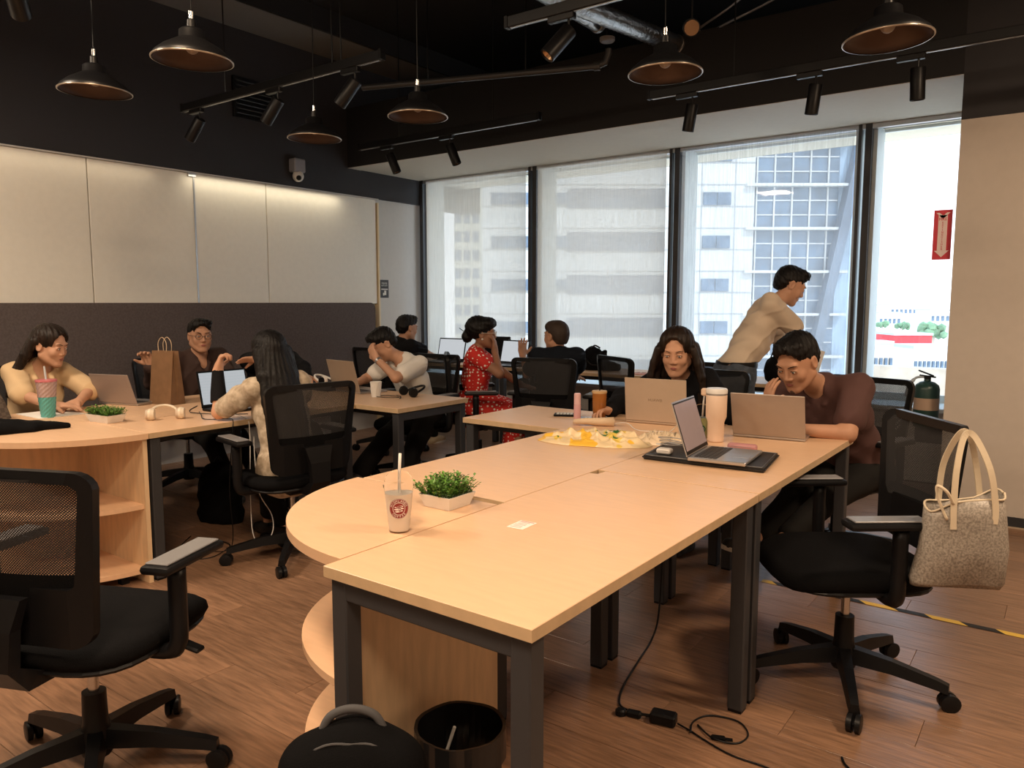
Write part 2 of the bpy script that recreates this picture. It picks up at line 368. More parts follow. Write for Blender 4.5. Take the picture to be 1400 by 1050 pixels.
# vent grille in left wall
t = thing('vent_grille', 'black louvred air grille on the black upper left wall', 'vent', (XL + .05, 4.45, 3.25))
pb('grille_frame', (0, 0, 0), (.03, .42, .36), black_pl, t, .004)
for k in range(8): pb('louvre', (.025, 0, -.14 + k * .04), (.035, .38, .008), legm, t, 0, (0, .5, 0))

# ------------------------------------------------------------------ exterior
ext = []
fw2 = Vector((-math.sin(math.radians(36.4)), math.cos(math.radians(36.4)), 0)); rt2 = Vector((fw2.y, -fw2.x, 0)); rt2 = Vector((math.cos(math.radians(36.4)), math.sin(math.radians(36.4)), 0))
conc = mat('pale_concrete_cladding', (.62, .63, .62), .8, noise=.05, nscale=.3)
glz = mat('blue_glazing', (.11, .17, .25), .15, noise=.3, nscale=.6, spec=.8)
glz2 = mat('grey_blue_glazing', (.15, .19, .25), .3, noise=.2, nscale=.3)
D = 66.; K = D / 1046
def bp(px, py): return ((px - 700) * K, 1.4 - (py - 413) * K)     # building front coordinates (metres right of axis, height)
bt = thing('office_tower', 'tall pale office tower with blue glass bays outside the middle windows', 'building', tuple(fw2 * D) , math.radians(36.4))
def bbox_(nm, xa, xb, za, zb, dep, off, m): return pb(nm, ((xa + xb) / 2, off + dep / 2, (za + zb) / 2), (xb - xa, dep, zb - za), m, bt)
xl, xm, xg, xr = (660 - 700) * K, (770 - 700) * K, (1026 - 700) * K, (1165 - 700) * K
bbox_('wall', xl, xg, -20, 32, 12, 0.2, conc)
FH = 57.5 * K
for k in range(-4, 8):                                                   # storeys
    zc = 1.4 + (413 - 390) * K + k * FH
    bbox_('ribbon_window', (672 - 700) * K, (775 - 700) * K, zc - .45, zc + .5, .2, .02, glz)
    bbox_('ribbon_window', (775 - 700) * K, (905 - 700) * K, zc - .75, zc + .85, .2, .04, glz2)
    bbox_('window', (957 - 700) * K, (975 - 700) * K, zc - .5, zc + .55, .2, .05, glz)
    bbox_('window', (976 - 700) * K, (994 - 700) * K, zc - .5, zc + .55, .2, .05, glz)
bm = BM()
for k in range(-8, 16):
    z_ = 1.4 + (413 - 390) * K + k * FH / 2 + 1.2
    box(bm, ((xl + xg) / 2, .18, z_), (xg - xl, .08, .07))
for px in (915, 955, 1000): box(bm, ((px - 700) * K, .18, 6), (.07, .08, 52))
obj('cladding_joint', bm, mat('joint_grey', (.4, .42, .43), .8), bt)
bbox_('glass_bay', xg, xr - 1.5, -20, 32, 10, .6, glz)
bm = BM(); bm2 = BM()
for k in range(-4, 8):
    z_ = 1.4 + (413 - 372) * K + k * FH
    box(bm2, ((xg + xr) / 2 - .8, .1, z_), (xr - xg, .9, .22))
for k in range(-8, 18):
    z_ = 1.4 + (413 - 372) * K + k * FH / 3 * 1.0
    box(bm, ((xg + xr) / 2 - .8, .55, z_), (xr - xg - 1.6, .12, .09))
for px in range(1030, 1150, 24): box(bm, ((px - 700) * K, .5, 6), (.12, .16, 52))
obj('glazing_bar', bm, conc, bt); obj('floor_ledge', bm2, conc, bt)
bm = BM()
a0, a1 = ((1168 - 700) * K, 1.4 + (413 - 150) * K), ((1088 - 700) * K, 1.4 - (580 - 413) * K)
vs = [(a0[0], a0[1]), (a0[0] + .8, a0[1]), (a1[0] + .8, a1[1]), (a1[0], a1[1])]
A = [bm.verts.new((x, -.6, z)) for x, z in vs]; B = [bm.verts.new((x, .6, z)) for x, z in vs]
for k in range(4): bm.faces.new((A[k], A[(k + 1) % 4], B[(k + 1) % 4], B[k]))
bm.faces.new(A[::-1]); bm.faces.new(B); obj('slanted_fin', bm, glz2, bt)
pb('side_glazing', ((1150 - 700) * K, 1.2, 3), (5.5, 1, 46), mat('pale_blue_glazing', (.35, .47, .60), .3, noise=.15, nscale=.4), bt)
# cream tower on the left
D2 = 95.; K2 = D2 / 1046
t2 = thing('apartment_tower', 'cream apartment tower with a grid of small windows outside the far left window', 'building', tuple(fw2 * D2), math.radians(36.4))
pb('wall', ((640 - 700) * K2, 5, 5), (36 * K2, 10, 60), mat('cream_render', (.80, .74, .60), .8), t2)
gl_ = None
for r_ in range(-3, 9):
    for c_ in range(3):
        x_ = (627 + c_ * 12 - 700) * K2; z_ = 1.4 + r_ * 1.95 * 1.15 - 1
        if gl_ is None: gl_ = pb('window', (0, 0, 0), (.75, .15, 1.25), glz, t2); o = gl_
        else: o = gl_.copy(); COL.objects.link(o)
        o.location = (x_, -.05, z_)
# podium wall, ground, low city
sb2 = tag(pb('podium_parapet', (-2.6, 22, -2.6), (9, .5, 4.6), mat('weathered_concrete', (.50, .43, .35), .9, noise=.15, nscale=1.5), None), 'long weathered beige parapet wall of a roof terrace outside the right window', 'wall')
sb2.rotation_euler = (0, 0, math.radians(-6))
tag(pb('terrace_roof', (-2.6, 32, -4.9), (30, 24, .4), mat('pale_roof', (.62, .6, .57), .9), None), 'pale flat roof terrace behind the beige parapet', 'roof')
tag(pb('city_ground', (60, 420, -27), (900, 760, 1), mat('hazy_ground', (.70, .70, .66), .9, noise=.2, nscale=.02), None), 'pale hazy ground under the distant low houses', 'ground')
house_m = [mat('far_house_white', (.8, .8, .8), .8), mat('far_house_grey', (.55, .58, .6), .8), mat('far_house_tan', (.65, .56, .47), .8)]
redm = mat('far_red_sheet', (.75, .06, .07), .7)
def far_house(px, py, dist, wpx, hpx, m, lab, name='low_house', win=True):
    k = dist / 1046; c = fw2 * dist + rt2 * ((px - 700) * k)
    zt = 1.4 - (py - 413) * k
    t = thing(name, lab, 'building', (c.x, c.y, -27), math.radians(36.4))
    H_ = zt + 27
    pb('wall', (0, wpx * k / 2, H_ / 2), (wpx * k, wpx * k, H_), m, t)
    pb('roof', (0, wpx * k / 2, H_ + .2), (wpx * k * 1.04, wpx * k * 1.04, .4), house_m[1], t)
    if win:
        n_ = max(2, int(wpx / 6))
        w0 = None
        for q in range(n_):
            x_ = (-.5 + (q + .5) / n_) * wpx * k
            if w0 is None: w0 = pb('window', (0, 0, 0), (wpx * k / n_ * .5, .3, 1.6), glz, t); o = w0
            else: o = w0.copy(); COL.objects.link(o)
            o.location = (x_, -.1, H_ - 2.6)
far_house(1245, 417, 330, 60, 20, house_m[0], 'long white block on the skyline, farthest building in the right window')
far_house(1215, 428, 260, 30, 20, house_m[0], 'white block low on the skyline left of the long one')
far_house(1290, 424, 250, 40, 20, house_m[0], 'white block on the skyline by the red sign')
far_house(1210, 452, 160, 26, 20, house_m[1], 'grey-blue house beyond the parapet at the left of the right window')
far_house(1280, 476, 110, 60, 20, house_m[0], 'large white shed just behind the beige parapet')
far_house(1205, 470, 100, 34, 20, house_m[2], 'tan flat-roofed house behind the parapet, nearest the mullion')
far_house(1248, 458, 140, 52, 8, redm, 'long red-roofed shed among the white houses', 'red_shed', False)
def far_tree(px, py, dist, rpx, lab):
    k = dist / 1046; c = fw2 * dist + rt2 * ((px - 700) * k); zt = 1.4 - (py - 413) * k
    t = thing('distant_tree', lab, 'tree', (c.x, c.y, -26.5))
    bm = BM()
    for q in range(14):
        a = RNG.rand(3) - .5; R = rpx * k * (.3 + .2 * RNG.rand())
        m4 = Matrix.Translation((a[0] * 1.6 * rpx * k, a[1] * rpx * k, zt + 26.5 - rpx * k * .6 + a[2] * rpx * k * .7))
        bmesh.ops.create_icosphere(bm, subdivisions=1, radius=R, matrix=m4)
    obj('foliage', bm, mat('hazy_foliage', (.20, .33, .20), .9, noise=.3, nscale=.5), t)
    bm = BM(); tube(bm, [(0, 0, 0), (0, 0, zt + 26.5 - rpx * k * .5)], rpx * k * .1); obj('trunk', bm, house_m[2], t)
far_tree(1276, 441, 200, 17, 'large round green tree right of the red-roofed shed'); far_tree(1232, 440, 230, 9, 'small hazy green tree in the middle of the right window')
far_tree(1205, 438, 240, 8, 'small hazy green tree nearest the left mullion of the right window')

# ------------------------------------------------------------------ desks
TT = .76
def tabletop(poly, notch=None):
    bm = BM(); prism(bm, poly, TT - .028, TT); 
    es = [e for e in bm.edges if abs(e.verts[0].co.z - TT) < 1e-5 and abs(e.verts[1].co.z - TT) < 1e-5]
    bmesh.ops.bevel(bm, geom=es, offset=.0015, segments=1, affect='EDGES'); return bm
def desk(x0, x1, y0, y1, label, group, poly=None, long='y', cat='desk', tm=None, in_=.012):
    t = thing('office_desk', label, cat, (x0, y0, 0), 0, group)
    W, L = x1 - x0, y1 - y0
    pl = poly or [(0, 0), (W, 0), (W, L), (0, L)]
    tp = obj('desktop', tabletop(pl), desk_m, t)
    tp.data.materials.append(edge_m)
    for p in tp.data.polygons:
        if abs(p.normal.z) < .3: p.material_index = 1
    lw = .052; zt = TT - .03
    for (a, b) in ((in_ + lw / 2, in_ + lw / 2), (W - in_ - lw / 2, in_ + lw / 2), (W - in_ - lw / 2, L - in_ - lw / 2), (in_ + lw / 2, L - in_ - lw / 2)):
        l = pb('leg', (a, b, zt / 2 + .005), (lw, lw, zt - .01), legm, t, .004)
        pb('foot_cap', (a, b, .006), (lw * .9, lw * .9, .012), black_pl, l)
    if long == 'y':
        for b in (in_ + lw / 2, L - in_ - lw / 2): pb('end_beam', (W / 2, b, zt - .027), (W - 2 * in_ - lw, lw * .9, .05), legm, t, .004)
        for a in (.15, W - .15): pb('rail', (a, L / 2, zt - .022), (.04, L - .1, .04), legm, t)
    else:
        for a in (in_ + lw / 2, W - in_ - lw / 2): pb('end_beam', (a, L / 2, zt - .027), (lw * .9, L - 2 * in_ - lw, .05), legm, t, .004)
        for b in (.12, L - .12): pb('rail', (W / 2, b, zt - .022), (W - .1, .04, .04), legm, t)
    return t
G1 = 'desks of the near island'
desk(-1.447, -.825, 1.185, 2.515, 'birch-topped desk nearest the camera, its long edge running past the coffee cup', G1,
     poly=[(0, 0), (.622, 0), (.622, 1.33), (.035, 1.33), (.035, 1.27), (.0, 1.27)])
desk(-1.447, -.825, 2.524, 3.86, 'birch-topped desk carrying the open laptop on a black sleeve', G1)
desk(-2.075, -1.451, 1.895, 3.232, 'birch-topped desk with the crumpled yellow plastic bag on it', G1,
     poly=[(0, 0), (.49, 0), (.49, .03), (.624, .03), (.624, 1.337), (0, 1.337)])
desk(-2.73, -1.451, 3.24, 3.88, 'birch-topped desk jutting left with calculator and tan laptop', G1, long='x')
G2 = 'desks of the left island'
desk(-4.266, -3.64, 1.93, 3.262, 'birch-topped desk with white headphones and paper bag', G2)
desk(-4.90, -4.27, .60, 1.925, 'birch-topped desk under the checked brown handbag at the left edge', G2)
desk(-4.90, -4.27, 1.93, 3.262, 'birch-topped desk in front of the man with glasses', G2)
desk(-4.60, -3.265, 3.27, 3.93, 'birch-topped desk jutting right with the white cup and black headphones', G2, long='x')
G3 = 'desks along the windows'
desk(-6.20, -4.62, 6.0, 6.60, 'window desk with two open laptops in front of the woman in red', G3, long='x')
desk(-4.60, -3.00, 6.0, 6.60, 'window desk with the slumped black backpack on it', G3, long='x')
desk(-2.98, -1.40, 6.0, 6.60, 'window desk behind the woman in black and the standing man', G3, long='x')

def quarter(label, cx, cy, R, sx, sy):
    """quarter-round shelf unit; centre corner (cx,cy); arc towards sx,sy"""
    t = thing('quarter_round_shelf_unit', label, 'shelf unit', (cx, cy, 0))
    def q(r, ins=0): return [(sx * ins, sy * ins)] + [(sx * r * math.cos(a), sy * r * math.sin(a)) for a in [k * PI / 2 / 24 for k in range(25)]]
    def pr_(r, z0, z1, ins=0):
        bm = BM(); pl = q(r, ins)
        if sx * sy < 0: pl = pl[::-1]
        prism(bm, pl, z0, z1); return bm
    tp = obj('top', pr_(R, TT - .028, TT), desk_m, t, smooth='auto')
    obj('shelf', pr_(R - .035, .38, .402, .02), desk_m, t, smooth='auto')
    obj('shelf', pr_(R - .035, .055, .077, .02), desk_m, t, smooth='auto')
    pb('side_panel', (sx * .011, sy * (R - .02) / 2, (TT - .03) / 2), (.022, R - .02, TT - .03), panel_m, t)
    pb('back_panel', (sx * (R - .02) / 2 + sx * .011, sy * .011, (TT - .03) / 2), (R - .04, .022, TT - .03), panel_m, t)
    for (a, b) in ((.1, .1), (.1, R - .12), (R - .12, .1)): pb('foot', (sx * a, sy * b, .028), (.04, .04, .055), black_pl, t)
    return t
quarter('quarter-round birch shelf unit at the near end of the island, cup on top', -1.451, 1.888, .645, -1, -1)
quarter('quarter-round birch shelf unit at the end of the left island, behind the near chair', -4.266, 1.925, .63, 1, -1)
# second half of the left rounded end

# ------------------------------------------------------------------ office chairs
def rounded(w0, w1, z0, z1, r0, r1, n=5):
    """rounded trapezoid outline (x,z): bottom width w0 at z0, top width w1 at z1"""
    pts = []
    for (cx, cz, rr, a0) in ((w0 / 2 - r0, z0 + r0, r0, -PI / 2), (w1 / 2 - r1, z1 - r1, r1, 0), (-w1 / 2 + r1, z1 - r1, r1, PI / 2), (-w0 / 2 + r0, z0 + r0, r0, PI)):
        for k in range(n + 1):
            a = a0 + k * PI / 2 / n; pts.append((cx + rr * math.cos(a), cz + rr * math.sin(a)))
    return pts
def backmap(x, z): return -.245 - .10 * max(0, z - .50) ** 1.3 + .10 * (abs(x) / .24) ** 2 * .55
def ringplate(outer, inner, th, off=0):
    bm = BM(); L = []
    for pl, dy in ((outer, -th / 2), (outer, th / 2), (inner, th / 2), (inner, -th / 2)):
        L.append([bm.verts.new((x, backmap(x, z) + dy + off, z)) for x, z in pl])
    n = len(outer)
    for a in range(4):
        A, B = L[a], L[(a + 1) % 4]
        for k in range(n): bm.faces.new((A[k], A[(k + 1) % n], B[(k + 1) % n], B[k]))
    return bm
def sheet(outer, th=.003, off=0, rows=10):
    bm = BM(); z0 = min(p[1] for p in outer); z1 = max(p[1] for p in outer); g = []
    def wid(z):
        xs = []
        n = len(outer)
        for k in range(n):
            (xa, za), (xb, zb) = outer[k], outer[(k + 1) % n]
            if (za - z) * (zb - z) <= 0 and za != zb: xs.append(xa + (xb - xa) * (z - za) / (zb - za))
        return (min(xs), max(xs)) if xs else (0, 0)
    for i in range(rows + 1):
        z = z0 + (z1 - z0) * min(max(i / rows, .004), .996); a, b = wid(z)
        g.append([bm.verts.new((a + (b - a) * j / 8, backmap(a + (b - a) * j / 8, z) + off, z)) for j in range(9)])
    for i in range(rows):
        for j in range(8): bm.faces.new((g[i][j], g[i][j + 1], g[i + 1][j + 1], g[i + 1][j]))
    return bm
def make_chair():
    t = thing('office_chair', 'black office chair', 'chair')
    # base
    hub = BM(); lathe(hub, [(.035, .06), (.04, .07), (.04, .13), (.032, .16), (.030, .25), (.028, .25)], 16); obj('hub', hub, black_pl, t, 'auto')
    lift = BM(); lathe(lift, [(.014, .24), (.014, .40)], 12); obj('gas_lift', lift, chrome, t, 'auto')
    for k in range(5):
        a = k * 2 * PI / 5 + .3; d = Vector((math.cos(a), math.sin(a), 0)); s = Vector((-d.y, d.x, 0))
        bm = BM(); R = []
        for (r, z, w, h) in ((.02, .115, .026, .028), (.15, .105, .021, .022), (.28, .083, .018, .016), (.315, .074, .016, .014)):
            R.append([bm.verts.new(d * r + s * (w * i) + Vector((0, 0, z + h * j))) for i, j in ((-1, -1), (1, -1), (.7, 1), (-.7, 1))])
        for A, B in zip(R, R[1:]):
            for q in range(4): bm.faces.new((A[q], A[(q + 1) % 4], B[(q + 1) % 4], B[q]))
        bm.faces.new(R[0][::-1]); bm.faces.new(R[-1])
        leg = obj('base_leg', bm, black_pl, t)
        bm = BM(); c = d * .305 + Vector((0, 0, .0)); off = d * .012
        b = a + .8 * (k % 2) - .3
        ax = Vector((-math.sin(b), math.cos(b), 0))
        for sd in (-1, 1):
            cc = c + off + Vector((0, 0, .03)) + ax * .012 * sd
            tube(bm, [cc - ax * .009, cc - ax * .007, cc + ax * .007, cc + ax * .009], [.024, .030, .030, .024], 16)
        tube(bm, [c + Vector((0, 0, .03)), c + Vector((0, 0, .075))], .009, 8)
        tube(bm, [c + off + Vector((0, 0, .03)) - ax * .014, c + off + Vector((0, 0, .03)) + ax * .014], .014, 8)
        obj('caster', bm, black_pl, leg, 'auto')
    # mechanism
    bm = BM(); box(bm, (0, -.02, .395), (.18, .26, .045), .012); obj('tilt_mechanism', bm, black_pl, t)
    bm = BM(); tube(bm, [(.08, .05, .39), (.24, .05, .385)], .006, 6); box(bm, (.265, .05, .388), (.06, .035, .014), .005, (0, .3, 0)); obj('height_lever', bm, black_pl, t)
    # seat
    bm = BM(); n = 28
    def so(r, zz): return [(.245 * r * abs(math.cos(a)) ** .55 * math.copysign(1, math.cos(a)), .02 + .245 * r * abs(math.sin(a)) ** .55 * math.copysign(1, math.sin(a)), zz) for a in [k * 2 * PI / n for k in range(n)]]
    rings = [[bm.verts.new((x, y, z - (.03 * max(0, (y - .12) / .14) ** 2 if y > .12 else 0))) for x, y, z in so(r, z)] for r, z in ((.80, .415), (.96, .425), (1.0, .445), (.98, .468), (.90, .48), (.5, .477))]
    for A, B in zip(rings, rings[1:]):
        for k in range(n): bm.faces.new((A[k], A[(k + 1) % n], B[(k + 1) % n], B[k]))
    bm.faces.new(rings[0][::-1]); bm.faces.new(rings[-1]); st = obj('seat', bm, black_fab, t, True)
    bm = BM(); ring = [so(.97, .418)]; tube(bm, [Vector(p) for p in so(.93, .416)] + [Vector(so(.93, .416)[0])], .009, 6, False); obj('seat_shell', bm, black_pl, st)
    # back
    fo = rounded(.40, .465, .50, .955, .05, .045); fi = rounded(.345, .405, .655, .925, .02, .025)
    obj('back_frame', ringplate(fo, fi, .022), black_pl, t)
    obj('back_mesh', sheet(rounded(.36, .42, .645, .935, .02, .03), off=.012), net_m, t)
    bm = BM()
    for x0, x1 in ((-.17, -.045), (.045, .17)):
        pass
    obj('lumbar_panel', sheet(rounded(.35, .375, .50, .69, .02, .02), off=.008), black_fab, t)
    bm = BM(); R = []
    for (y, z, w_, th) in ((-.10, .405, .05, .018), (-.24, .41, .05, .018), (-.29, .46, .045, .018), (-.285, .56, .05, .016), (-.275, .64, .07, .012)):
        R.append([bm.verts.new((w_ * i, y + th * j, z + (th * j if z < .43 else 0))) for i, j in ((-1, -1), (1, -1), (1, 1), (-1, 1))])
    for A, B in zip(R, R[1:]):
        for q in range(4): bm.faces.new((A[q], A[(q + 1) % 4], B[(q + 1) % 4], B[q]))
    bm.faces.new(R[0][::-1]); bm.faces.new(R[-1]); obj('back_spine', bm, black_pl, t)
    # arms
    for s in (-1, 1):
        bm = BM(); tube(bm, [Vector(p) for p in spline([(s * .12, -.02, .41), (s * .24, -.02, .405), (s * .275, -.02, .43), (s * .28, -.02, .5), (s * .28, -.02, .645)], 4)], .023, 8)
        bm2 = bm; ar = obj('armrest', bm2, black_pl, t, True)
        bm = BM(); box(bm, (s * .275, .02, .662), (.082, .25, .026), .012, None, 2); ap = obj('arm_pad', bm, black_pl, ar, 'auto')
        bm = BM(); box(bm, (s * .275, .02, .6775), (.062, .22, .006), .002); obj('pad_inlay', bm, grey_pl, ap)
    return t
chair0 = make_chair(); used = [False]
GC = 'black mesh office chairs'
def chair(x, y, fd, label, z=0):
    """fd: facing direction angle in degrees (0=+X, 90=+Y)"""
    if not used[0]: c = chair0; used[0] = True
    else: c = copytree(chair0)
    c.location = (x, y, 0); c.rotation_euler = (0, 0, math.radians(fd - 90)); c['label'] = label; c['group'] = GC
    return c
CH = chair(-2.275, 1.0, 114, 'empty black mesh office chair in the near left corner of the picture'); CH.scale = (1.12, 1.07, 1.03)
CH = chair(-.62, 2.90, 218, 'empty black office chair with the pale tote bag hanging from its back'); CH.scale = (1.09, 1.09, 1.04)
chair(-3.42, 2.60, 170, 'black mesh office chair of the long-haired woman seen from behind')
chair(-3.98, 4.92, 40, 'black office chair holding the woman in the red polka-dot dress')
chair(-3.28, 5.0, 105, 'black office chair with the man in black seen from behind, beside the woman in red')
chair(-5.22, 5.15, 88, 'black office chair of the black-shirted man typing by the grey wall')
chair(-1.0, 4.38, 252, 'black office chair behind the man in the maroon shirt')
chair(-2.22, 4.86, 262, 'empty black office chair between the woman in black and the standing man')
chair(-1.83, 4.30, 268, 'black office chair of the long-haired woman in black at the tan laptop')
chair(-4.16, 4.36, 275, 'black office chair of the young man in the white tee')
chair(-5.38, 3.15, 5, 'black office chair of the man with glasses by the partition')
chair(-5.42, 2.05, 5, 'black office chair of the woman in the beige shirt by the partition')
chair(-2.75, 5.45, 60, 'black office chair pushed up to the window desk near the black backpack')

# ------------------------------------------------------------------ people: implicit surfaces meshed by surface nets
def A3(v): return np.array(v, dtype=np.float64)
class Fld:
    def __init__(s, lo, hi, h):
        s.h = h; s.o = A3(lo) - 2 * h; n = np.ceil((A3(hi) - A3(lo)) / h).astype(int) + 5
        s.n = n; s.d = np.full(n, .5, np.float32)
    def sl(s, lo, hi):
        a = np.clip(np.floor((A3(lo) - s.o) / s.h).astype(int), 0, s.n); b = np.clip(np.ceil((A3(hi) - s.o) / s.h).astype(int) + 1, 0, s.n)
        if (b <= a).any(): return None
        g = [(s.o[i] + s.h * np.arange(a[i], b[i])).astype(np.float32) for i in range(3)]
        return (slice(a[0], b[0]), slice(a[1], b[1]), slice(a[2], b[2])), g[0][:, None, None], g[1][None, :, None], g[2][None, None, :]
def bbox(p):
    if p[0] == 'c':
        a, b, ra, rb = p[1:5]; r = max(ra, rb); return np.minimum(a, b) - r, np.maximum(a, b) + r
    c, R, r = p[1:4]; m = float(max(r)); return c - m, c + m
def dist(p, X, Y, Z):
    if p[0] == 'c':
        a, b, ra, rb = p[1:5]; d = b - a; L = float(d @ d) + 1e-12
        t = np.clip(((X - a[0]) * d[0] + (Y - a[1]) * d[1] + (Z - a[2]) * d[2]) / L, 0, 1)
        return np.sqrt((X - a[0] - t * d[0]) ** 2 + (Y - a[1] - t * d[1]) ** 2 + (Z - a[2] - t * d[2]) ** 2) - (ra + (rb - ra) * t)
    c, R, r = p[1:4]; x, y, z = X - c[0], Y - c[1], Z - c[2]
    q = [x * R[i][0] + y * R[i][1] + z * R[i][2] for i in range(3)]
    k0 = np.sqrt(sum((q[i] / r[i]) ** 2 for i in range(3))); k1 = np.sqrt(sum((q[i] / r[i] ** 2) ** 2 for i in range(3))) + 1e-9
    return k0 * (k0 - 1) / k1
def cone(a, b, ra, rb, k=.02, op=1): return ('c', A3(a), A3(b), ra, rb, k, op)
def ell(c, R, r, k=.02, op=1): return ('e', A3(c), np.array(R), A3(r), 0, k, op)
def build_field(prims, h, noise=None, clip=None, zmin=None):
    los, his = zip(*[bbox(p) for p in prims if p[6] > 0]); lo, hi = np.min(los, 0) - .01, np.max(his, 0) + .01
    if clip is not None: lo = np.maximum(lo, clip[0]); hi = np.minimum(hi, clip[1])
    F = Fld(lo, hi, h)
    for p in prims:
        k, op = p[5], p[6]; a, b = bbox(p); m = k + 2.5 * h + .01
        r = F.sl(a - m, b + m)
        if r is None: continue
        S, X, Y, Z = r; d = dist(p, X, Y, Z).astype(np.float32); cur = F.d[S]
        if op > 0:
            hh = np.clip(.5 + .5 * (cur - d) / k, 0, 1); F.d[S] = cur * (1 - hh) + d * hh - k * hh * (1 - hh)
        else:
            nd = -d; hh = np.clip(.5 - .5 * (cur - nd) / k, 0, 1); F.d[S] = cur * (1 - hh) + nd * hh + k * hh * (1 - hh)
    if noise is not None:
        X, Y, Z = [(F.o[i] + F.h * np.arange(F.n[i])).astype(np.float32) for i in range(3)]
        F.d = F.d + noise(X[:, None, None], Y[None, :, None], Z[None, None, :]).astype(np.float32)
    if zmin is not None:
        Z = (F.o[2] + F.h * np.arange(F.n[2])).astype(np.float32); F.d = np.maximum(F.d, (zmin - Z)[None, None, :])
    return F
def nets(F):
    d = F.d.copy(); d[0] = d[-1] = .1; d[:, 0] = d[:, -1] = .1; d[:, :, 0] = d[:, :, -1] = .1
    s = d < 0; c = np.zeros(tuple(n - 1 for n in d.shape), np.int8)
    for i in (0, 1):
        for j in (0, 1):
            for k in (0, 1): c += s[i:d.shape[0] - 1 + i, j:d.shape[1] - 1 + j, k:d.shape[2] - 1 + k]
    I = np.argwhere((c > 0) & (c < 8)); idx = np.full(c.shape, -1, np.int32); idx[I[:, 0], I[:, 1], I[:, 2]] = np.arange(len(I))
    acc = np.zeros((len(I), 3)); cnt = np.zeros(len(I))
    cs = [(i, j, k) for i in (0, 1) for j in (0, 1) for k in (0, 1)]
    val = {q: d[I[:, 0] + q[0], I[:, 1] + q[1], I[:, 2] + q[2]].astype(np.float64) for q in cs}
    for q in cs:
        for ax in range(3):
            if q[ax] == 0:
                r = list(q); r[ax] = 1; r = tuple(r); a, b = val[q], val[r]; m = (a < 0) != (b < 0); t = np.where(m, a / np.where(m, a - b, 1), 0)
                p = np.tile(A3(q), (len(I), 1)); p[:, ax] += t; acc[m] += p[m]; cnt[m] += 1
    vt = F.o + F.h * (I + acc / cnt[:, None]); faces = []
    for ax in range(3):
        u, v = (ax + 1) % 3, (ax + 2) % 3
        a = [slice(None)] * 3; b = [slice(None)] * 3; a[ax] = slice(0, -1); b[ax] = slice(1, None)
        A_, B_ = s[tuple(a)], s[tuple(b)]; E = np.argwhere(A_ != B_)
        E = E[(E[:, u] > 0) & (E[:, v] > 0) & (E[:, u] < c.shape[u]) & (E[:, v] < c.shape[v])]
        inside = A_[E[:, 0], E[:, 1], E[:, 2]]
        def g(du, dv):
            e = E.copy(); e[:, u] -= du; e[:, v] -= dv; return idx[e[:, 0], e[:, 1], e[:, 2]]
        q = np.stack([g(1, 1), g(0, 1), g(0, 0), g(1, 0)], 1); q[~inside] = q[~inside][:, ::-1]
        faces.append(q)
    f = np.concatenate(faces); f = f[(f >= 0).all(1)]
    return vt, f
def relax(v, f, it=1):
    for _ in range(it):
        acc = np.zeros_like(v); c = np.zeros(len(v))
        for i in range(4):
            j = (i + 1) % 4; np.add.at(acc, f[:, i], v[f[:, j]]); np.add.at(acc, f[:, j], v[f[:, i]]); np.add.at(c, f[:, i], 1); np.add.at(c, f[:, j], 1)
        v = v * .4 + .6 * acc / np.maximum(c, 1)[:, None]
    return v
def surf(name, fields, m, parent, org, label=None, rel=1):
    vs, fs, o = [], [], 0
    for F in fields:
        v, f = nets(F)
        if not len(v): continue
        v = relax(v, f, rel)
        vs.append(v - A3(org)); fs.append(f + o); o += len(v)
    v = np.concatenate(vs); f = np.concatenate(fs)
    me = bpy.data.meshes.new(name); me.vertices.add(len(v)); me.vertices.foreach_set('co', v.astype(np.float32).ravel())
    me.loops.add(len(f) * 4); me.loops.foreach_set('vertex_index', f.astype(np.int32).ravel())
    me.polygons.add(len(f)); me.polygons.foreach_set('loop_start', np.arange(0, len(f) * 4, 4, dtype=np.int32))
    try: me.polygons.foreach_set('loop_total', np.full(len(f), 4, np.int32))
    except Exception: pass
    me.update(calc_edges=True); me.polygons.foreach_set('use_smooth', [True] * len(f)); me.materials.append(m)
    ob = bpy.data.objects.new(name, me); COL.objects.link(ob); ob.parent = parent
    if label: ob['label'] = label
    return ob
def nrm(v): v = A3(v); return v / (np.linalg.norm(v) + 1e-12)
def ik(a, b, l1, l2, hint):
    a, b, hint = A3(a), A3(b), A3(hint); d = b - a; L = np.linalg.norm(d); mx = (l1 + l2) * .995
    if L > mx: b = a + d / L * mx; d = b - a; L = mx
    if L < abs(l1 - l2) + .03: L = abs(l1 - l2) + .03
    x = (l1 * l1 - l2 * l2 + L * L) / (2 * L); hgt = math.sqrt(max(l1 * l1 - x * x, 1e-6)); u = d / np.linalg.norm(d)
    n_ = hint - a; n_ = nrm(n_ - u * (n_ @ u)); return a + u * x + n_ * hgt, b
